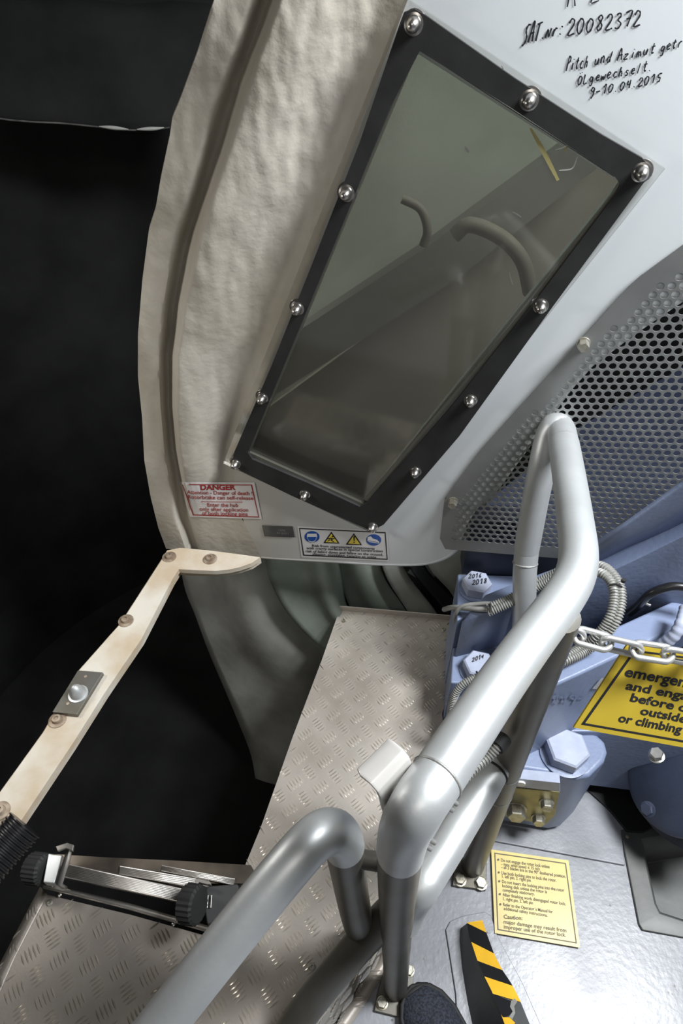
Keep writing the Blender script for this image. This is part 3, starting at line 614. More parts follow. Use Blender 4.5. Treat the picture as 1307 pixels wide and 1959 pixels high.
# cast numbers on the lower beam
fa = onz(1110, 1290, .55); fb = onz(1295, 1203, .55); fN = (fb - fa).cross(UPV).normalized()
if (CAM - fa).dot(fN) < 0: fN = -fN
def face2(px, py, off=0.0):
    r = ray(px, py); t = ((fa - CAM).dot(fN) + off) / r.dot(fN); return CAM + r * t
scribble('cast_mark', '8X9-', (1057, 1345), (1122, 1342), (-2, -13), 4, face2, 'blue', bh, 0.002)
scribble('cast_mark', '6', (1043, 1358), (1056, 1358), (-2, -10), 4, face2, 'blue', bh, 0.002)
# zinc bracket with small bolts on the lock block front
bq0 = onz(1000, 1472, .285); bq1 = onz(1105, 1489, .285); BFN = (bq1 - bq0).cross(UPV).normalized()
if (CAM - bq0).dot(BFN) < 0: BFN = -BFN
def facev(px, py, off=0.0):
    r = ray(px, py); t = ((bq0 - CAM).dot(BFN) + off) / r.dot(BFN); return CAM + r * t
zb = empty('zinc_bracket', 'olive zinc bracket bolted to the front of the blue block', 'bracket')
prism('plate', [facev(958, 1505, .012), facev(1071, 1516, .012), facev(1062, 1560, .012), facev(1045, 1578, .012), facev(955, 1560, .012)], BFN * -0.010, 'olive_zinc', zb, bevel=.001)
prism('angle', [facev(985, 1489, .022), facev(1072, 1498, .022), facev(1072, 1515, .022), facev(985, 1505, .022)], BFN * -0.020, 'blue_bolt', zb, bevel=.001)
lathe('pin', facev(997, 1497, .022), BFN, [(0.0085, 0), (0.0085, 0.004), (0.003, 0.0045)], 'sticker_white', zb, 16)
hexbolt('bolt', facev(987, 1545, .012), (BFN + UPV * .2), 0.019, 0.024, 'zinc', zb, .1)
hexbolt('bolt', facev(1046, 1534, .012), (BFN + UPV * .2), 0.0125, 0.016, 'zinc', zb, .1)
hexbolt('bolt', facev(1030, 1563, .012), (BFN + UPV * .2), 0.0125, 0.016, 'zinc', zb, .1)
# round dark coupling
dc = empty('lock_cylinder', 'dark blue round lock cylinder with a bright bolt, below the yellow sign', 'machine')
ax = (CAM - at(1275, 1490, 1.2)).normalized() + V((-.55, 0.1, -.05)); ax.normalize()
cc = at(1290, 1500, 1.28)
lathe('drum', cc - ax * .10, ax, [(0.125, 0), (0.125, .03), (.10, .035), (.10, .09), (.097, .10), (.085, .105)], 'blue_dark', dc, 48)
lathe('rear_flange', cc - ax * .19 + V((-.03, .03, .01)), ax, [(0.135, 0), (0.135, .02), (.128, .026)], 'blue_dark', dc, 48)
hexbolt('bolt', at(1256, 1446, 1.17), (CAM - cc).normalized() + V((0, .3, .5)), 0.012, 0.015, 'steel', dc, .5)
hexbolt('bolt', at(1240, 1548, 1.20), ax, 0.012, 0.008, 'blue_dark', dc, .5)
mt = slab('shade_patch', [(1125, 1512), (1165, 1548), (1200, 1590), (1232, 1592), (1320, 1545), (1400, 1480), (1380, 1380), (1150, 1430)], .012, .010, 'black', None, .002)  # black sheet standing in for the shadow beneath the cylinder
tag(mt, 'black sheet painting in the shade under the dark lock cylinder', 'painted shade')
# floor tray
def tray():
    root = empty('sunken_tray', 'dark grey sheet tray let into the floor at the right edge', 'tray')
    inner = [(1226, 1605), (1232, 1640), (1252, 1728), (1262, 1748), (1307, 1763), (1480, 1795), (1530, 1620), (1345, 1585)]
    O = [onz(*p, .004) for p in TR_O]; I = [onz(*p, .004) for p in inner]; n = len(O)
    I2 = [p + (sum(I, V()) / n - p) * .10 - UPV * .02 for p in I]; I3 = [p + (sum(I, V()) / n - p) * .22 - UPV * .11 for p in I]
    vs = O + I + I2 + I3; fs = []
    for l in range(3):
        for k in range(n): k2 = (k + 1) % n; fs.append((l * n + k, l * n + k2, (l + 1) * n + k2, (l + 1) * n + k))
    fs.append(tuple(3 * n + k for k in range(n)))
    o = link('basin', mesh('basin', vs, fs), 'grey_steel', root, 60); s = o.modifiers.new('s', 'SOLIDIFY'); s.thickness = .004; s.offset = 0
    b = o.modifiers.new('b', 'BEVEL'); b.width = .008; b.segments = 3; b.limit_method = 'ANGLE'; b.angle_limit = math.radians(20)
    lathe('rivet', onz(1200, 1601, .006), UPV, [(.004, 0), (.004, .002), (.002, .003)], 'rusty', root, 12)
tray()
# ================================================================== DIAMOND PLATE WALKWAY
def tcr(x, y): return onz(560 + x / 4.084, 1140 + y / 4.084, .2)
B_0 = tcr(468, 535); e1 = (tcr(1050, 310) - tcr(520, 250)) / 3; e2 = (tcr(440, 680) - tcr(492, 390)) / 2
e1.z = e2.z = 0; pit = (e1.length + e2.length) / 2; e1 = e1.normalized(); e2 = V((e1.y, -e1.x, 0)) if e2.dot(V((e1.y, -e1.x, 0))) > 0 else V((-e1.y, e1.x, 0))
def inpoly(p, poly):
    c = False
    for a, b in zip(poly, poly[1:] + poly[:1]):
        if (a[1] > p[1]) != (b[1] > p[1]) and p[0] < (b[0] - a[0]) * (p[1] - a[1]) / (b[1] - a[1]) + a[0]: c = not c
    return c
def strokes(name, poly, o, ex, ey, nrm, org, parent, pitch=pit, par=0, m='tread_bar'):
    """raised five-bar tread pattern on a plane (o, ex, ey) inside 2D poly, lattice origin org"""
    vs = []; fs = []; xs = [p[0] for p in poly]; ys = [p[1] for p in poly]
    i0, i1 = int((min(xs) - org[0]) / pitch) - 2, int((max(xs) - org[0]) / pitch) + 2; j0, j1 = int((min(ys) - org[1]) / pitch) - 2, int((max(ys) - org[1]) / pitch) + 2
    hl, hw, hh = 0.0136, 0.0020, 0.0028
    for i in range(i0, i1 + 1):
        for j in range(j0, j1 + 1):
            for t in (0, 1):
                c = (org[0] + (i + .5 * t) * pitch, org[1] + (j + .5 * t) * pitch)
                sgn = 1 if (t == par) else -1
                d = (math.sqrt(.5), -sgn * math.sqrt(.5)); n2 = (-d[1], d[0])
                for k in range(-2, 3):
                    q = (c[0] + n2[0] * k * .0068, c[1] + n2[1] * k * .0068); L = hl * (1.0 if abs(k) < 2 else .82)
                    if not (inpoly((q[0] + d[0] * L * .6, q[1] + d[1] * L * .6), poly) and inpoly((q[0] - d[0] * L * .6, q[1] - d[1] * L * .6), poly)): continue
                    k0 = len(vs)
                    for (s_, w_, h_) in ((-1, 0, -.0002), (-.5, hw * .8, -.0002), (0, hw, -.0002), (.5, hw * .8, -.0002), (1, 0, -.0002), (.5, -hw * .8, -.0002), (0, -hw, -.0002), (-.5, -hw * .8, -.0002), (-.55, 0, hh * .8), (0, 0, hh), (.55, 0, hh * .8)):
                        p = (q[0] + d[0] * L * s_ + n2[0] * w_, q[1] + d[1] * L * s_ + n2[1] * w_); vs.append(o + ex * p[0] + ey * p[1] + nrm * h_)
                    a = lambda *t: fs.append(tuple(k0 + x for x in t))
                    a(0, 1, 8); a(1, 2, 9, 8); a(2, 3, 10, 9); a(3, 4, 10); a(4, 5, 10); a(5, 6, 9, 10); a(6, 7, 8, 9); a(7, 0, 8)
    me = bpy.data.meshes.new(name); me.from_pydata([tuple(v) for v in vs], [], fs); me.update()
    ob = link(name, me, m, parent, 80); ob['kind'] = 'stuff'; return ob
Zp = .2
main_px = [(650, 1166), (866, 1186), (864, 1206), (867, 1226), (867, 1277), (866, 1321), (854, 1338), (846, 1365), (850, 1397), (838, 1480), (815, 1600), (800, 1650), (748, 1728), (697, 1808), (601, 1956), (500, 2110), (300, 2110), (395, 1860), (450, 1702), (500, 1580), (560, 1410), (616, 1262)]
wk = empty('walkway_plate', 'long diamond-plate tread sheet leading to the bulkhead', 'walkway')
mp = [onz(x, y, Zp) for x, y in main_px]
prism('tread_sheet', mp, V((0, 0, -.004)), 'tread', wk, ngon=False)
def to2(p, o, ex, ey): q = p - o; return (q.dot(ex), q.dot(ey))
strokes('tread_bars', [to2(p, B_0, e1, e2) for p in mp], B_0, e1, e2, UPV, (0, 0), wk)
# turned-up rear lip
r0, r1 = onz(650, 1168, Zp), onz(867, 1187, Zp)
prism('rear_lip', [r0, r1, r1 + UPV * .017, r0 + UPV * .017], (r1 - r0).cross(UPV).normalized() * -.003, 'tread', wk)
lx = (r1 - r0).normalized(); lip_n = UPV.cross(lx).normalized() * -1; lip_n = lip_n if lip_n.y < 0 else -lip_n
# riser and floor flange on the right
topl = [onz(800, 1650, Zp), onz(748, 1728, Zp), onz(697, 1808, Zp), onz(601, 1956, Zp), onz(500, 2110, Zp)]
botl = [onz(806, 1712, .006), onz(776, 1758, .006), onz(733, 1821, .006), onz(646, 1946, .006), onz(540, 2110, .006)]
flo = [onz(832, 1706, .006), onz(791, 1780, .006), onz(733, 1866, .006), onz(672, 1962, .006), onz(580, 2110, .006)]
grid('riser', [topl, botl], 'tread', wk, 30, .003); grid('floor_flange', [botl, flo], 'tread', wk, 30, .003)
ro = topl[1]; rx = (topl[3] - topl[1]).normalized(); ry = (botl[2] - topl[2]); ry = (ry - rx * ry.dot(rx)).normalized(); rn = rx.cross(ry); rn = rn if rn.dot(CAM - ro) > 0 else -rn
strokes('tread_bars', [to2(p, ro, rx, ry) for p in topl + botl[::-1]], ro + rn * .0016, rx, ry, rn, (.01, .02), wk)
fo = botl[1]; fx = (botl[3] - botl[1]).normalized(); fy = UPV.cross(fx)
strokes('tread_bars', [to2(p, fo, fx, fy) for p in botl + flo[::-1]], fo + UPV * .0016, fx, fy, UPV, (.0, .01), wk)
def screw(px, py, z, par, r=.0055): return lathe('screw', onz(px, py, z), UPV, [(r, 0), (r, .001), (r * .75, .0026), (r * .4, .0028), (r * .36, .0012)], 'zinc', par, 16)
screw(657, 1188, Zp, wk); screw(849, 1204, Zp, wk); screw(597, 1850, Zp, wk, .006); screw(813, 1722, .008, wk, .009)
# left plate
lp = empty('side_plate', 'darker diamond-plate tread sheet with bent edge at the lower left', 'walkway')
left_px = [(92, 1712), (250, 1750), (400, 1792), (452, 1800), (395, 1862), (300, 2110), (-90, 2110), (-16, 1935), (30, 1830), (74, 1745)]
lpts = [onz(x, y, Zp) for x, y in left_px]
prism('tread_sheet', lpts, V((0, 0, -.004)), 'tread_shaded', lp, ngon=False)
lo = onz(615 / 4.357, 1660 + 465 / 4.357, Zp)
strokes('tread_bars', [to2(p, lo, e1, e2) for p in lpts], lo, e1, e2, UPV, (0, 0), lp, par=1, m='tread_bar_shaded')
fold_o = [onz(78, 1697, Zp - .008), onz(54, 1742, Zp - .016), onz(2, 1842, Zp - .022), onz(-58, 1955, Zp - .025), onz(-140, 2110, Zp - .025)]
fold_i = [onz(92, 1712, Zp), onz(74, 1745, Zp), onz(30, 1830, Zp), onz(-16, 1935, Zp), onz(-90, 2110, Zp)]
grid('bent_edge', [fold_i, [a.lerp(b, .35) + UPV * .004 for a, b in zip(fold_i, fold_o)], fold_o, [p - UPV * .03 for p in fold_o]], 'tread_shaded', lp, 60, .003)
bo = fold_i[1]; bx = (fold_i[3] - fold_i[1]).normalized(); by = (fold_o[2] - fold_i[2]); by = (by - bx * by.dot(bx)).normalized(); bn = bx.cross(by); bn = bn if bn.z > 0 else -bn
strokes('tread_bars', [to2(p, bo, bx, by) for p in fold_i + fold_o[::-1]], bo + bn * .004, bx, by, bn, (.0, .012), lp, m='tread_bar_shaded')
tube('edge_lip', [onz(85, 1694, Zp + .008), onz(250, 1735, Zp + .008), onz(400, 1778, Zp + .008), onz(470, 1795, Zp + .008)], .005, 'alu', lp, 10)
screw(95, 1727, Zp, lp, .006); lathe('rivet', onz(114, 1712, Zp), UPV, [(.005, 0), (.005, .004), (.002, .006)], 'steel', lp, 12); lathe('rivet', onz(333, 1768, Zp), UPV, [(.004, 0), (.004, .004), (.002, .005)], 'steel', lp, 12)
# ================================================================== CREAM FRAME BAR
fb_ = empty('frame_bar', 'cream painted layered flange bar running down-left from the bulkhead', 'bar')
ZB = .45
bar_px = [(321, 1053), (345, 1048), (400, 1053), (455, 1060), (498, 1066), (482, 1077), (459, 1085), (436, 1090), (413, 1092), (380, 1091), (342, 1089), (330, 1108), (271, 1222), (202, 1323), (138, 1424), (41, 1569), (-60, 1725), (-130, 1700), (0, 1516), (83, 1401), (152, 1282), (230, 1194)]
prism('top_layer', [onz(x, y, ZB) for x, y in bar_px], V((0, 0, -.012)), 'bar_cream', fb_, ngon=False)
prism('lower_layer', [onz(x + 1, y + 1.5, ZB - .0145) for x, y in bar_px], V((0, 0, -.017)), 'bar_cream', fb_, ngon=False)
prism('glue_line', [onz(x - 1, y, ZB - .012) for x, y in bar_px], V((0, 0, -.0025)), 'wood_edge', fb_, ngon=False)
for px, py in ((324, 1066), (402, 1070), (241, 1188), (110, 1378), (1, 1552)):
    lathe('button_bolt', onz(px, py, ZB), UPV, [(.0155, 0), (.0155, .002), (.0145, .0025), (.009, .0028), (.009, .005), (.0075, .0085), (.004, .0092), (.0037, .006)], 'rusty', fb_, 20)
sp = empty('striker_plate', 'small grey metal plate with a pointed stud, fixed on the cream bar', 'plate')
SPQ = [(149, 1282), (197, 1286), (147, 1367), (100, 1362)]
prism('plate', [onz(x, y, ZB + .010) for x, y in SPQ], V((0, 0, -.0095)), 'galv_dark', sp, bevel=.001)
lathe('stud', onz(150, 1328, ZB + .010), UPV, [(.018, 0), (.018, .002), (.0145, .003), (.0135, .010), (.010, .019), (.006, .025), (.002, .028)], 'galv', sp, 24)
for px, py in ((164, 1294), (130, 1346)): lathe('rivet', onz(px, py, ZB + .010), UPV, [(.003, 0), (.003, .001), (.001, .0015)], 'rusty', sp, 10)
hs = tag(ribbed('corrugated_hose', [at(48, 1578, .99), at(10, 1620, .97), at(-60, 1700, .93)], .031, 'black_gloss', None, .0075, .055, 20), 'black corrugated hose end under the cream bar at left edge', 'hose')
# ================================================================== ALUMINIUM CLAMP UNIT
cu = empty('clamp_rail', 'aluminium clamp rail with black knobs along the diamond-plate edge', 'clamp')
ZC = .25
prism('back_channel', [onz(x, y, ZC) for x, y in [(105, 1634), (200, 1640), (330, 1646), (480, 1655), (500, 1690), (300, 1690), (120, 1665)]], V((0, 0, -.012)), 'alu_dark', cu, ngon=False)
def ridged(px4, z, th, n=9):
    a, b, c, d = [onz(x, y, z) for x, y in px4]; vs = []; fs = []
    rows = []
    for k in range(2 * n + 1):
        t = k / (2 * n); hgt = UPV * (.0012 if k % 2 else 0); rows.append([a.lerp(d, t) + hgt, b.lerp(c, t) + hgt])
    o = grid('ridged_bar', rows, 'alu', cu, 10); s = o.modifiers.new('s', 'SOLIDIFY'); s.thickness = th; s.offset = -1; return o
ridged([(128, 1652), (352, 1700), (347, 1727), (120, 1678)], ZC + .012, .012)
ridged([(230, 1656), (400, 1684), (396, 1704), (228, 1673)], ZC + .006, .012, 6)
ridged([(310, 1655), (450, 1680), (446, 1694), (308, 1667)], ZC + .003, .01, 5)
zpts = [(106, 1620, .012), (137, 1622, .012), (116, 1640, .012)]
def strap(name, cl, wd, z, m):
    q = [onz(x, y, zz) for x, y, zz in cl]; rows = [[p, p + wd] for p in q]; return grid(name, rows, m, cu, 20, .005)
w1 = onz(133, 1622, .29) - onz(110, 1617, .29)
strap('clamp_strap', [(108, 1622, .295), (128, 1618, .295), (124, 1640, .285), (108, 1690, .275), (118, 1697, .262)], w1 * .45, 0, 'alu')
prism('clamp_jaw', [onz(x, y, .30) for x, y in [(106, 1619), (128, 1612), (141, 1616), (139, 1628), (126, 1622), (110, 1628)]], V((0, 0, -.006)), 'alu', cu, bevel=.001)
prism('clamp_foot', [onz(x, y, .235) for x, y in [(98, 1690), (125, 1697), (135, 1703), (118, 1704), (84, 1694)]], V((0, 0, -.006)), 'alu', cu, bevel=.001)
prism('end_cap', [onz(x, y, .27) for x, y in [(92, 1632), (120, 1636), (104, 1690), (82, 1688)]], V((0, 0, -.02)), 'galv', cu, bevel=.002)
def knob(a, b, r, ribs=22):
    ax = (b - a); L = ax.length; x, y, an = frame_of(ax); vs = []; fs = []; seg = ribs * 2
    prof = [(.86, 0), (1, .12), (1, .88), (.86, 1)]
    for pr, h in prof:
        for k in range(seg): t = 2 * math.pi * k / seg; rr = r * pr * (1 if k % 2 else .94); vs.append(a + an * L * h + (x * math.cos(t) + y * math.sin(t)) * rr)
    for i in range(3):
        for k in range(seg): k2 = (k + 1) % seg; fs.append((i * seg + k, i * seg + k2, (i + 1) * seg + k2, (i + 1) * seg + k))
    fs.append(tuple(range(seg))); fs.append(tuple(3 * seg + k for k in range(seg)))
    return link('knob', mesh('knob', vs, fs), 'rubber', cu, 20)
knob(at(56, 1660, 1.14), at(88, 1664, 1.13), .027); knob(at(352, 1728, 1.06), at(382, 1732, 1.05), .031)
prism('clamp_box', [onz(x, y, .26) for x, y in [(384, 1696), (455, 1690), (470, 1750), (396, 1768)]], V((0, 0, -.05)), 'grey_dark' if 'grey_dark' in MATS else (mat('grey_dark', (0.05, 0.05, 0.05), 0.5) and 'grey_dark'), cu, bevel=.003)
prism('clamp_hook', [onz(x, y, .285) for x, y in [(372, 1682), (380, 1680), (402, 1686), (404, 1692), (396, 1692), (380, 1688), (376, 1694)]], V((0, 0, -.01)), 'alu', cu, bevel=.001)
for px, m in ((389, 'red_plastic'), (398, 'steel'), (405, 'steel')):
    tube('slot', [onz(px, 1713, .264), onz(px - 2, 1737, .264)], .0022, m, cu, 8)
# ================================================================== HANDRAILS
RT = .0232
hr = empty('handrail', 'galvanised tube handrail loop with mid rail and bolted foot plates', 'handrail')
def zz(*t): return [onz(x, y, z) for x, y, z in t]
foot1 = onz(757, 1922, 0); foot2 = onz(905, 1682, 0)
top_path = [onz(757, 1890, .004), at(758, 1835, 1.06), at(759, 1760, .86), at(762, 1680, .69), at(770, 1605, .575), at(797, 1545, .53), onz(845, 1475, .955), onz(900, 1393, .955), onz(960, 1305, .95), onz(1020, 1222, .945), onz(1070, 1155, .94), onz(1099, 1105, .935), onz(1107, 1060, .93), onz(1101, 1000, .92), onz(1090, 920, .905), onz(1079, 850, .89)]
sp1 = smooth_path(top_path, 6)
cut = 6 * 5
tube('post', sp1[:cut - 6], RT * .98, 'galv_dark', hr, 24); tube('top_rail', sp1[cut - 8:], RT, 'galv', hr, 28)
bend = smooth_path([onz(1079, 850, .89), at(1073, 822, 1.03), at(1062, 816, 1.035), at(1050, 838, 1.045), at(1038, 890, 1.06), at(1024, 960, 1.10), at(1008, 1050, 1.16)], 6)
tube('rail_bend', bend, RT * .98, 'galv', hr, 24)
tube('rear_post', smooth_path([at(1008, 1050, 1.16), at(1004, 1100, 1.185), at(1003, 1160, 1.22), at(998, 1250, 1.29), at(980, 1380, 1.38), onz(958, 1500, .0)], 5), RT * .95, 'galv', hr, 24)
def collar(p, ax, r, m='weld', wd=.003): 
    x, y, a = frame_of(ax); n = 28; vs = [];
    path = [p + (x * math.cos(2 * math.pi * k / n) + y * math.sin(2 * math.pi * k / n)) * r for k in range(n)] ; path += [path[0], path[1]]
    return tube('weld_bead' if m == 'weld' else 'tie_ring', path, wd, m, hr, 8, False)
collar(at(1005, 1077, 1.173), at(1004, 1100, 1.225) - at(1008, 1050, 1.21), RT * .96, 'weld', .0014)
collar(at(1009, 1043, 1.157), at(1004, 1100, 1.225) - at(1008, 1050, 1.21), RT * .96, 'weld', .0010)
wj = sp1[6 * 6 - 1]; collar(wj, sp1[6 * 6] - sp1[6 * 6 - 2], RT * .985, 'weld', .0016)
b_a, b_b = at(1071, 1178, .695), onz(904, 1658, .004); brace = [b_a.lerp(b_b, k / 20) for k in range(21)]
tube('front_post', brace, RT, 'galv_dark', hr, 24)
for t in (10, 12): collar(brace[t - 1], brace[t] - brace[t - 2], RT * .98, 'weld', .0012)
ZM = .55
midp = [onz(972, 1440, ZM), onz(962, 1452, ZM), onz(948, 1470, ZM), onz(925, 1505, ZM), onz(890, 1562, ZM), onz(850, 1628, ZM), onz(822, 1672, ZM), onz(806, 1700, ZM - .005), at(790, 1730, .88), at(776, 1765, .90)]
mq, mr_ = smooth_path(midp, 5, [RT * .55, RT * .68, RT * .95, RT * 1.05, RT * 1.05, RT * 1.05, RT * 1.05, RT * 1.0, RT * .95, RT * .9])
tube('mid_rail', mq, mr_, 'galv', hr, 28)
for i in (4, 11): collar(mq[i], mq[i + 1] - mq[i - 1], mr_[i] * 1.02, 'black', .0018)
lathe('drain_hole', brace[8] + (CAM - brace[8]).normalized() * RT * .9, (CAM - brace[8]), [(.006, -.002), (.006, .0012)], 'black', hr, 16)
prism('web_plate', [at(892, 1497, .80), at(864, 1540, .80), at(822, 1618, .80), at(800, 1668, .80), at(792, 1640, .80), at(832, 1560, .79), at(872, 1490, .79)], fw * .004, 'galv', hr, ngon=False)
for px, py in ((860, 1546), (818, 1620)):
    for dx, dy in ((0, 0), (8, -12)): tube('hinge_stub', [at(px + dx - 5, py + dy - 3, .78), at(px + dx + 6, py + dy + 4, .785)], .0035, 'weld', hr, 8)
# foot plates
def footplate(px, label=None):
    o = prism('foot_plate', [onz(x, y, .009) for x, y in px], V((0, 0, -.009)), 'galv_dark', hr, bevel=.0015); return o
f1 = footplate([(737, 1845), (792, 1850), (790, 1890), (800, 1935), (760, 1945), (716, 1934), (722, 1900)])
f2 = footplate([(868, 1640), (932, 1650), (930, 1703), (866, 1694)])
for px, py, f in ((731, 1919, f1), (782, 1857, f1)): hexbolt('bolt', onz(px, py, .009), UPV, .0095, .010, 'zinc', f, .3)
for px, py, f in ((880, 1683, f2), (920, 1690, f2)): hexbolt('bolt', onz(px, py, .009), UPV, .0115, .010, 'zinc', f, .3)
# bent latch flap on the post
fl_rows = []
for (ax_, ay_, ad), (bx_, by_, bd) in (((684, 1473, .545), (745, 1414, .555)), ((690, 1486, .538), (756, 1421, .548)), ((708, 1500, .532), (772, 1434, .54)), ((720, 1514, .532), (782, 1447, .54)), ((727, 1530, .545), (788, 1462, .553)), ((730, 1545, .575), (790, 1478, .58)), ((735, 1560, .61), (790, 1495, .61))):
    a, b = at(ax_, ay_, ad), at(bx_, by_, bd); fl_rows.append([a.lerp(b, t) for t in (0, .08, .5, .92, 1)])
o = grid('latch_flap', fl_rows, 'cast_alu', hr, 60, .004); o['label'] = 'bent rectangular latch flap'
b_ = o.modifiers.new('b', 'BEVEL'); b_.width = .0012; b_.segments = 2
tube('latch_arm', [at(752, 1525, .585), at(775, 1560, .60)], .009, 'galv_dark', hr, 12)
# second rail, left
h2 = empty('stair_handrail', 'galvanised tube handrail running out at the lower left of the walkway', 'handrail')
p2 = [at(120, 2200, .62), at(319, 1948, .62), at(430, 1808, .62), at(540, 1672, .625), at(600, 1606, .64), at(634, 1590, .665), at(655, 1606, .70), at(664, 1650, .76), at(672, 1700, .84), at(684, 1760, .93), onz(694, 1800, .2)]
q2 = smooth_path(p2, 6); tube('top_rail', q2[:39], RT, 'galv', h2, 28); tube('post', q2[36:], RT * .98, 'galv_dark', h2, 24)
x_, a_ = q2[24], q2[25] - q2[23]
tube('lower_rail', smooth_path([at(755, 1738, .93), at(715, 1778, .945), at(680, 1815, .955), at(614, 1893, .97), at(560, 1965, .98), at(450, 2120, 1.0)], 5), RT * 1.05, 'galv_dark', h2, 24)
tube('hinge_link', [at(668, 1640, .75), at(735, 1650, .72)], .011, 'galv_dark', h2, 12)
# ================================================================== CHAIN AND HANGING SIGN
def chain():
    root = empty('barrier_chain', 'light steel chain stretched from the handrail above the yellow sign', 'chain')
    pts = [at(1052, 1199, .725), at(1107, 1216, .715), at(1160, 1230, .715), at(1218, 1243, .715), at(1278, 1252, .715), at(1340, 1262, .715), at(1400, 1270, .715), at(1460, 1276, .715)]
    for k in range(len(pts) - 1):
        c = (pts[k] + pts[k + 1]) / 2; d = (pts[k + 1] - pts[k]); L = d.length / 2 + .0055; d.normalize()
        vw = (CAM - c).normalized(); s0 = d.cross(vw).normalized(); tw = math.radians(28 if k % 2 else -50)
        s = (s0 * math.cos(tw) + vw * math.sin(tw)).normalized(); hwid = .0098; path = []
        for i in range(28):
            t = 2 * math.pi * i / 28; cx, sx = math.cos(t), math.sin(t)
            path.append(c + d * (math.copysign(L - hwid, cx) + hwid * cx) + s * hwid * sx)
        path += path[:2]; tube('chain_link', path, .0036, 'chain', root, 10, False)
chain()
sg = empty('warning_sign', 'yellow warning sign in black italics hanging from the chain at right', 'sign')
SQ = [(1202, 1231), (1500, 1270), (1500, 1465), (1098, 1392)]
sp_c = [at(1202, 1231, .735), at(1500, 1270, .735), at(1098, 1392, .765)]; SN = (sp_c[1] - sp_c[0]).cross(sp_c[2] - sp_c[0]).normalized()
if (CAM - sp_c[0]).dot(SN) < 0: SN = -SN
def sfs(px, py, off=0.0):
    r = ray(px, py); return CAM + r * (((sp_c[0] - CAM).dot(SN) - 0 + off) / r.dot(SN))
prism('sign_board', [sfs(*p) for p in SQ], SN * -.003, 'sign_yellow', sg)
decal('border', [[(1213, 1243), (1216, 1247), (1118, 1386), (1112, 1386)], [(1112, 1386), (1118, 1383), (1500, 1450), (1500, 1454)], [(1213, 1243), (1500, 1281), (1500, 1284.5), (1213, 1246.5)]], sfs, 'ink', sg, .0003)
def st(s, x0, y0, x1, y1, h): text_px('lettering', s, (x0, y0), (x1, y1), (h * .36, -h), sfs, 'ink', sg, .0004, .028)
st('emergency', 1194, 1293, 1343, 1320, 18); st('and engage', 1196, 1318, 1345, 1345, 15); st('before de', 1205, 1341, 1328, 1365, 15); st('outside', 1224, 1366, 1312, 1383, 14.5); st('or climbing', 1182, 1380, 1303, 1403, 15)
lathe('eyelet', sfs(1219, 1246, .001), SN, [(.005, 0), (.005, .001)], 'black', sg, 14)
# ================================================================== CABLES
cb = empty('twin_conduit', 'pair of grey ribbed cable conduits looping over the blue housing', 'cable')
for dz, dy in ((0, 0), (1, 9)):
    o_ = dy
    ribbed('conduit', [onz(932 + 2, 1163 + o_, .505), onz(985, 1140 + o_, .53), onz(1030, 1113 + o_, .56), onz(1080, 1090 + o_ * 1.2, .60), onz(1130, 1082 + o_ * 1.4, .64), onz(1158 - o_ * .3, 1086 + o_ * 1.4, .66), onz(1182 - o_ * 1.2, 1112 + o_ * .6, .66), onz(1189 - o_ * 1.5, 1145, .65), onz(1180 - o_ * 1.5, 1185 - o_ * .3, .63), onz(1155 - o_ * 1.3, 1220 - o_ * .5, .60), onz(1125 - o_, 1243 - o_ * .8, .57), onz(1088, 1262 - o_, .57), onz(1050, 1275 - o_, .57)], .0088, 'conduit', cb, .0048, .16)
tube('inner_cable', smooth_path([onz(850, 1166, .40), onz(868, 1162, .45), onz(905, 1165, .485), onz(940, 1166, .505)], 6), .0055, 'conduit', cb, 12)
tube('inner_cable', smooth_path([onz(870, 1190, .40), onz(872, 1174, .45), onz(885, 1160, .475), onz(920, 1155, .495), onz(945, 1155, .51)], 6), .0045, 'conduit', cb, 12)
def tie(px, py, z, dx, dy, par=cb, w_=.016, r=.0022):
    a = onz(px - dx, py - dy, z + .008); b = onz(px + dx, py + dy, z + .008); tube('cable_tie', [a, (a + b) / 2 + UPV * .004, b], r, 'black', par, 6)
tie(938, 1166, .51, 1, 10); tie(1178, 1121, .67, 12, 2); lathe('tie_head', onz(1192, 1113, .675), UPV, [(.004, 0), (.004, .006)], 'black', cb, 6)
c2 = empty('single_conduit', 'grey ribbed conduit curving beside the diamond plate edge', 'cable')
ribbed('conduit', [onz(862, 1400, .26), onz(862, 1370, .33), onz(868, 1335, .38), onz(885, 1310, .41), onz(912, 1296, .42), onz(940, 1287, .42), onz(990, 1265, .42)], .0080, 'conduit', c2, .0042, .16)
tie(914, 1293, .42, 2, 8, c2)
c3 = tag(ribbed('tied_conduit', [at(957, 1424, .86), at(935, 1447, .86), at(905, 1473, .85), at(880, 1500, .84)], .0075, 'conduit', None, .005, .16), 'short ribbed conduit tied between top rail and mid rail', 'cable')
tube('rubber_end', [at(966, 1412, .87), at(950, 1430, .86)], .011, 'rubber', c3, 14)
c4 = tag(tube('black_hose', smooth_path([onz(1205, 1172, .52), onz(1222, 1158, .56), onz(1242, 1138, .60), onz(1268, 1126, .62), onz(1300, 1122, .63), onz(1360, 1135, .63)], 6), .0078, 'black_gloss', None, 14), 'black rubber hose over the blue beam at right edge', 'hose')
tube('hose_clip', [onz(1228, 1152, .575), onz(1245, 1158, .575)], .0025, 'steel', c4, 8)
c5 = tag(ribbed('clear_hose', [onz(1312, 1165, .60), onz(1305, 1190, .60), onz(1290, 1215, .58), onz(1265, 1236, .55)], .011, 'blue_bolt', None, .012, .06, 14), 'pale ribbed hose end at the tip of the blue beam', 'hose')
def mount(px, label, n=0):
    m = tag(prism('cable_mount', px, UPV * .006, 'sticker_white', None), label, 'cable mount', 'white adhesive cable mounts')
    return m
mat('mount_white', (0.62, 0.62, 0.55), 0.5)
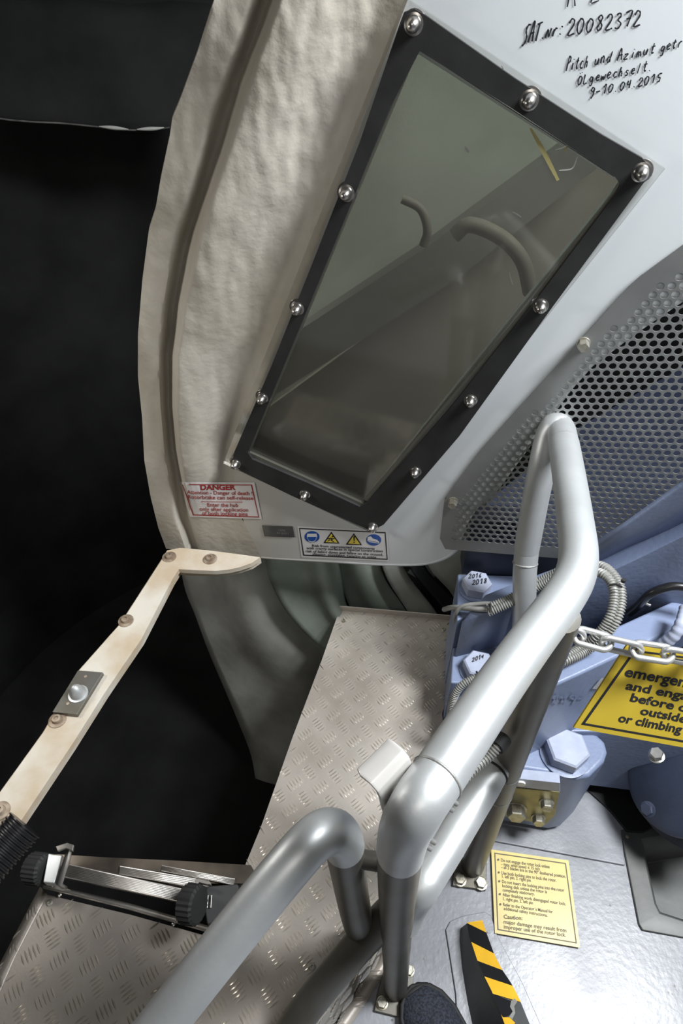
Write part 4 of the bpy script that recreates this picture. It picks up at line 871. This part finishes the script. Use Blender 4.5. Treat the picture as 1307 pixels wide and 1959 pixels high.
mount([onz(x, y, .452) for x, y in [(914, 1180), (929, 1172), (935, 1168), (936, 1172), (920, 1182)]], 'small white adhesive cable mount below the first cable tie')
mount([onz(x, y, .478) for x, y in [(1026, 1128), (1049, 1116), (1050, 1122), (1034, 1131)]], 'small white cable mount beneath the conduits, between rear post and top rail')
mount([face2(x, y, .003) for x, y in [(1134, 1318), (1150, 1300), (1160, 1303), (1152, 1318)]], 'white adhesive cable mount half hidden behind the yellow sign')
# ================================================================== FLOOR STICKER
cp = empty('caution_plate', 'pale yellow caution plate with rotor lock instructions, on the floor', 'sign')
CQ = [(940, 1625), (1088, 1646), (1110, 1813), (947, 1785)]
prism('plate', [onz(x, y, .0085) for x, y in CQ], V((0, 0, -.0025)), 'plate_yellow', cp)
sz = surfz(.0088)
def fr(c, t):
    polys = []
    for k in range(4):
        a, b = c[k], c[(k + 1) % 4]; cx = sum(p[0] for p in c) / 4; cy = sum(p[1] for p in c) / 4
        ia = (a[0] + (cx - a[0]) * t, a[1] + (cy - a[1]) * t); ib = (b[0] + (cx - b[0]) * t, b[1] + (cy - b[1]) * t); polys.append([a, b, ib, ia])
    return polys
decal('border', fr([(946, 1631), (1083, 1651), (1104, 1805), (952, 1779)], .028), sz, 'ink_soft', cp, .0003)
def ct(s, x0, y0, x1, y1, h=6.0, b=.012): text_px('lettering', s, (x0, y0), (x1, y1), (-.3, -h), sz, 'ink_soft', cp, .0005, b)
for s, x0, y0, x1, y1 in (('Do not engage the rotor lock unless', 959, 1648, 1052, 1661), ('- max. wind speed \u2264 15 m/s', 960, 1655.5, 1033, 1665), ('- all 3 blades are in the 90\u00b0 feathered position.', 960, 1661.5, 1083, 1679.5), ('Use both locking pins to lock the rotor.', 960, 1672.5, 1065, 1687), ('1. left pin. 2. right pin', 961, 1679, 1016, 1687), ('Do not insert the locking pins into the rotor', 961, 1689, 1080, 1706), ('locking disk unless the rotor is', 961.5, 1697, 1047, 1709), ('completely stationary.', 962, 1705, 1023, 1713), ('After finishing work disengaged rotor lock.', 962, 1714, 1083, 1732), ('1. right pin. 2. left pin', 963, 1722, 1020, 1730), ('Refer to the Operator\u00b4s Manual for', 963, 1733, 1058, 1747), ('additional safety instructions.', 964, 1740.5, 1048, 1754)): ct(s, x0, y0, x1, y1)
ct('Caution:', 964, 1757, 1000, 1760, 7.5, .02); ct('major damage may result from', 964, 1766.5, 1084, 1783.5, 7.2, .015); ct('improper use of the rotor lock.', 964.5, 1776, 1083, 1792, 7.2, .015)
decal('bullets', [circ(953.5, 1644.5, 2.2, 2.2, 10), circ(954.5, 1669, 2.2, 2.2, 10), circ(955.5, 1686, 2.2, 2.2, 10), circ(956.5, 1710.5, 2.2, 2.2, 10), circ(957.5, 1730, 2.2, 2.2, 10)], sz, 'ink_soft', cp, .0005)
# ================================================================== STRIPED STOP
ss = empty('striped_stop', 'black and yellow striped ramp-shaped stop rising from the floor', 'stop')
def zt(y): return .04 + .07 * max(0, (y - 1762)) / 200
Lp = [(894, 1765), (898, 1790), (913, 1836), (927, 1868), (941, 1896), (957, 1935), (975, 1985), (1000, 2060)]
Rp = [(923, 1760), (931, 1785), (946, 1826), (961, 1855), (979, 1882), (997, 1917), (1022, 1978), (1050, 2055)]
LL = [onz(x, y, zt(y)) for x, y in Lp]; RR = [onz(x, y, zt(y)) for x, y in Rp]
vs = []; n = len(LL)
low = [onz(x, y, .001) for x, y in [(880, 1776), (878, 1800), (882, 1850), (888, 1890), (893, 1920), (900, 1952), (910, 1990), (925, 2060)]]
lowR = [V((p.x, p.y, .001)) for p in RR]
vs = LL + RR + low + lowR; fs = []
for i in range(n - 1): fs += [(i, i + 1, n + i + 1, n + i), (2 * n + i, 2 * n + i + 1, i + 1, i), (n + i, n + i + 1, 3 * n + i + 1, 3 * n + i), (3 * n + i, 3 * n + i + 1, 2 * n + i + 1, 2 * n + i)]
fs += [(0, n, 3 * n, 2 * n), (n - 1, 2 * n - 1, 4 * n - 1, 3 * n - 1)]
link('ramp_body', mesh('ramp', vs, fs), 'grey_ramp' if 'grey_ramp' in MATS else (mat('grey_ramp', (0.10, 0.105, 0.105), 0.45, 0, 0.3, 15, 0.1, 60) and 'grey_ramp'), ss, 30, .002)
def topz(px, py, off=0.0):
    for _ in range(1): z = zt(py) + off
    return onz(px, py, z)
def Lx(y): return (interp(Lp, y), y)
def Rx(y): return (interp(Rp, y), y)
for a, b, c, d, m in ((1765, 1766, 1760, 1784, 'tape_yellow'), (1766, 1802, 1784, 1824, 'black_gloss'), (1802, 1838, 1824, 1856, 'tape_yellow'), (1838, 1868, 1856, 1886, 'black_gloss'), (1868, 1901, 1886, 1917, 'tape_yellow')):
    k = 6; polys = []
    for i in range(k):
        u, v = i / k, (i + 1) / k; P = lambda y0, y1, t: y0 + (y1 - y0) * t
        polys.append([Lx(P(a, b, u)), Rx(P(c, d, u)), Rx(P(c, d, v)), Lx(P(a, b, v))])
    decal('tape_stripe', polys, topz, m, ss, .0025)
decal('tape_stripe', [[Lx(1901), (978, 1915), (976, 1928), (981, 1938), (970, 1945), (962, 1945), Lx(1940)]], topz, 'black_gloss', ss, .0025)
decal('tape_stripe', [[Lx(1940), (962, 1946), (975, 1946), (986, 1957), (980, 1962), (990, 1975), Lx(1980)]], topz, 'tape_yellow', ss, .0025)
decal('torn_edge', [[(978, 1915), (985, 1910), (990, 1916), (984, 1925), (986, 1938), (980, 1950), (974, 1945), (981, 1935), (976, 1926)]], topz, 'conduit', ss, .003)
pad = prism('stop_base', [onz(x, y, .005) for x, y in [(853, 1778), (862, 1762), (885, 1752), (928, 1744), (940, 1752), (952, 1790), (1000, 1880), (1035, 1960), (1060, 2040), (880, 2040), (872, 1900)]], V((0, 0, -.0045)), 'floor_paint', ss, bevel=.0015)
# ================================================================== SHOE
def shoe():
    root = empty('shoe', 'dark knit shoe toe with black rubber rim, on the grey floor', 'shoe')
    toe = onz(789, 1888, .028); toe.z = 0; heel = onz(960, 2230, .03); heel.z = 0
    d = (heel - toe).normalized(); L = .285; s = V((-d.y, d.x, 0)); 
    if s.x < 0: s = -s
    st = [(0, .012, .020, 0), (.010, .030, .030, .0), (.03, .044, .040, .001), (.06, .052, .050, .002), (.10, .053, .060, .002), (.15, .045, .078, -.002), (.20, .040, .085, -.004), (.25, .038, .088, -.002), (.275, .033, .085, 0), (.285, .022, .075, 0)]
    def ring(a, hw, h, sh, z0, z1, n=16, k=1.0):
        c = toe + d * a + s * sh; out = []
        for i in range(n + 1):
            t = math.pi * i / n; x = math.cos(t); y = math.sin(t) ** .75; out.append(c + s * x * hw * k * (1 - .18 * y) + UPV * (z0 + (z1 - z0) * y))
        return out
    rows = [ring(a, hw, h, sh, .018, h) for a, hw, h, sh in st]; grid('upper', rows, 'shoe_mesh', root, 70, .002)
    cap_rows = [ring(a - .002, hw + .002, h, sh, .014, h + .0015) for a, hw, h, sh in st[:2]]; grid('toe_bumper', cap_rows, 'rubber', root, 70, .003)
    out = [toe + d * a + s * (sh + hw + .004) for a, hw, h, sh in st] ; inn = [toe + d * a + s * (sh - hw - .004) for a, hw, h, sh in st]
    pts = [toe - d * .006] + out + inn[::-1]; o = prism('sole', pts, V((0, 0, .026)), 'rubber', root, bevel=.004)
    o.location.z = .0005
shoe()
# far gap filler below the walkway
pit = boxq('hull_bottom', (-1.6, -0.55, -0.55), (1.6, 2.8, -0.5), 'black_felt'); tag(pit, 'black hull bottom in the gap under the walkway')
pit.name = 'floor_lower'
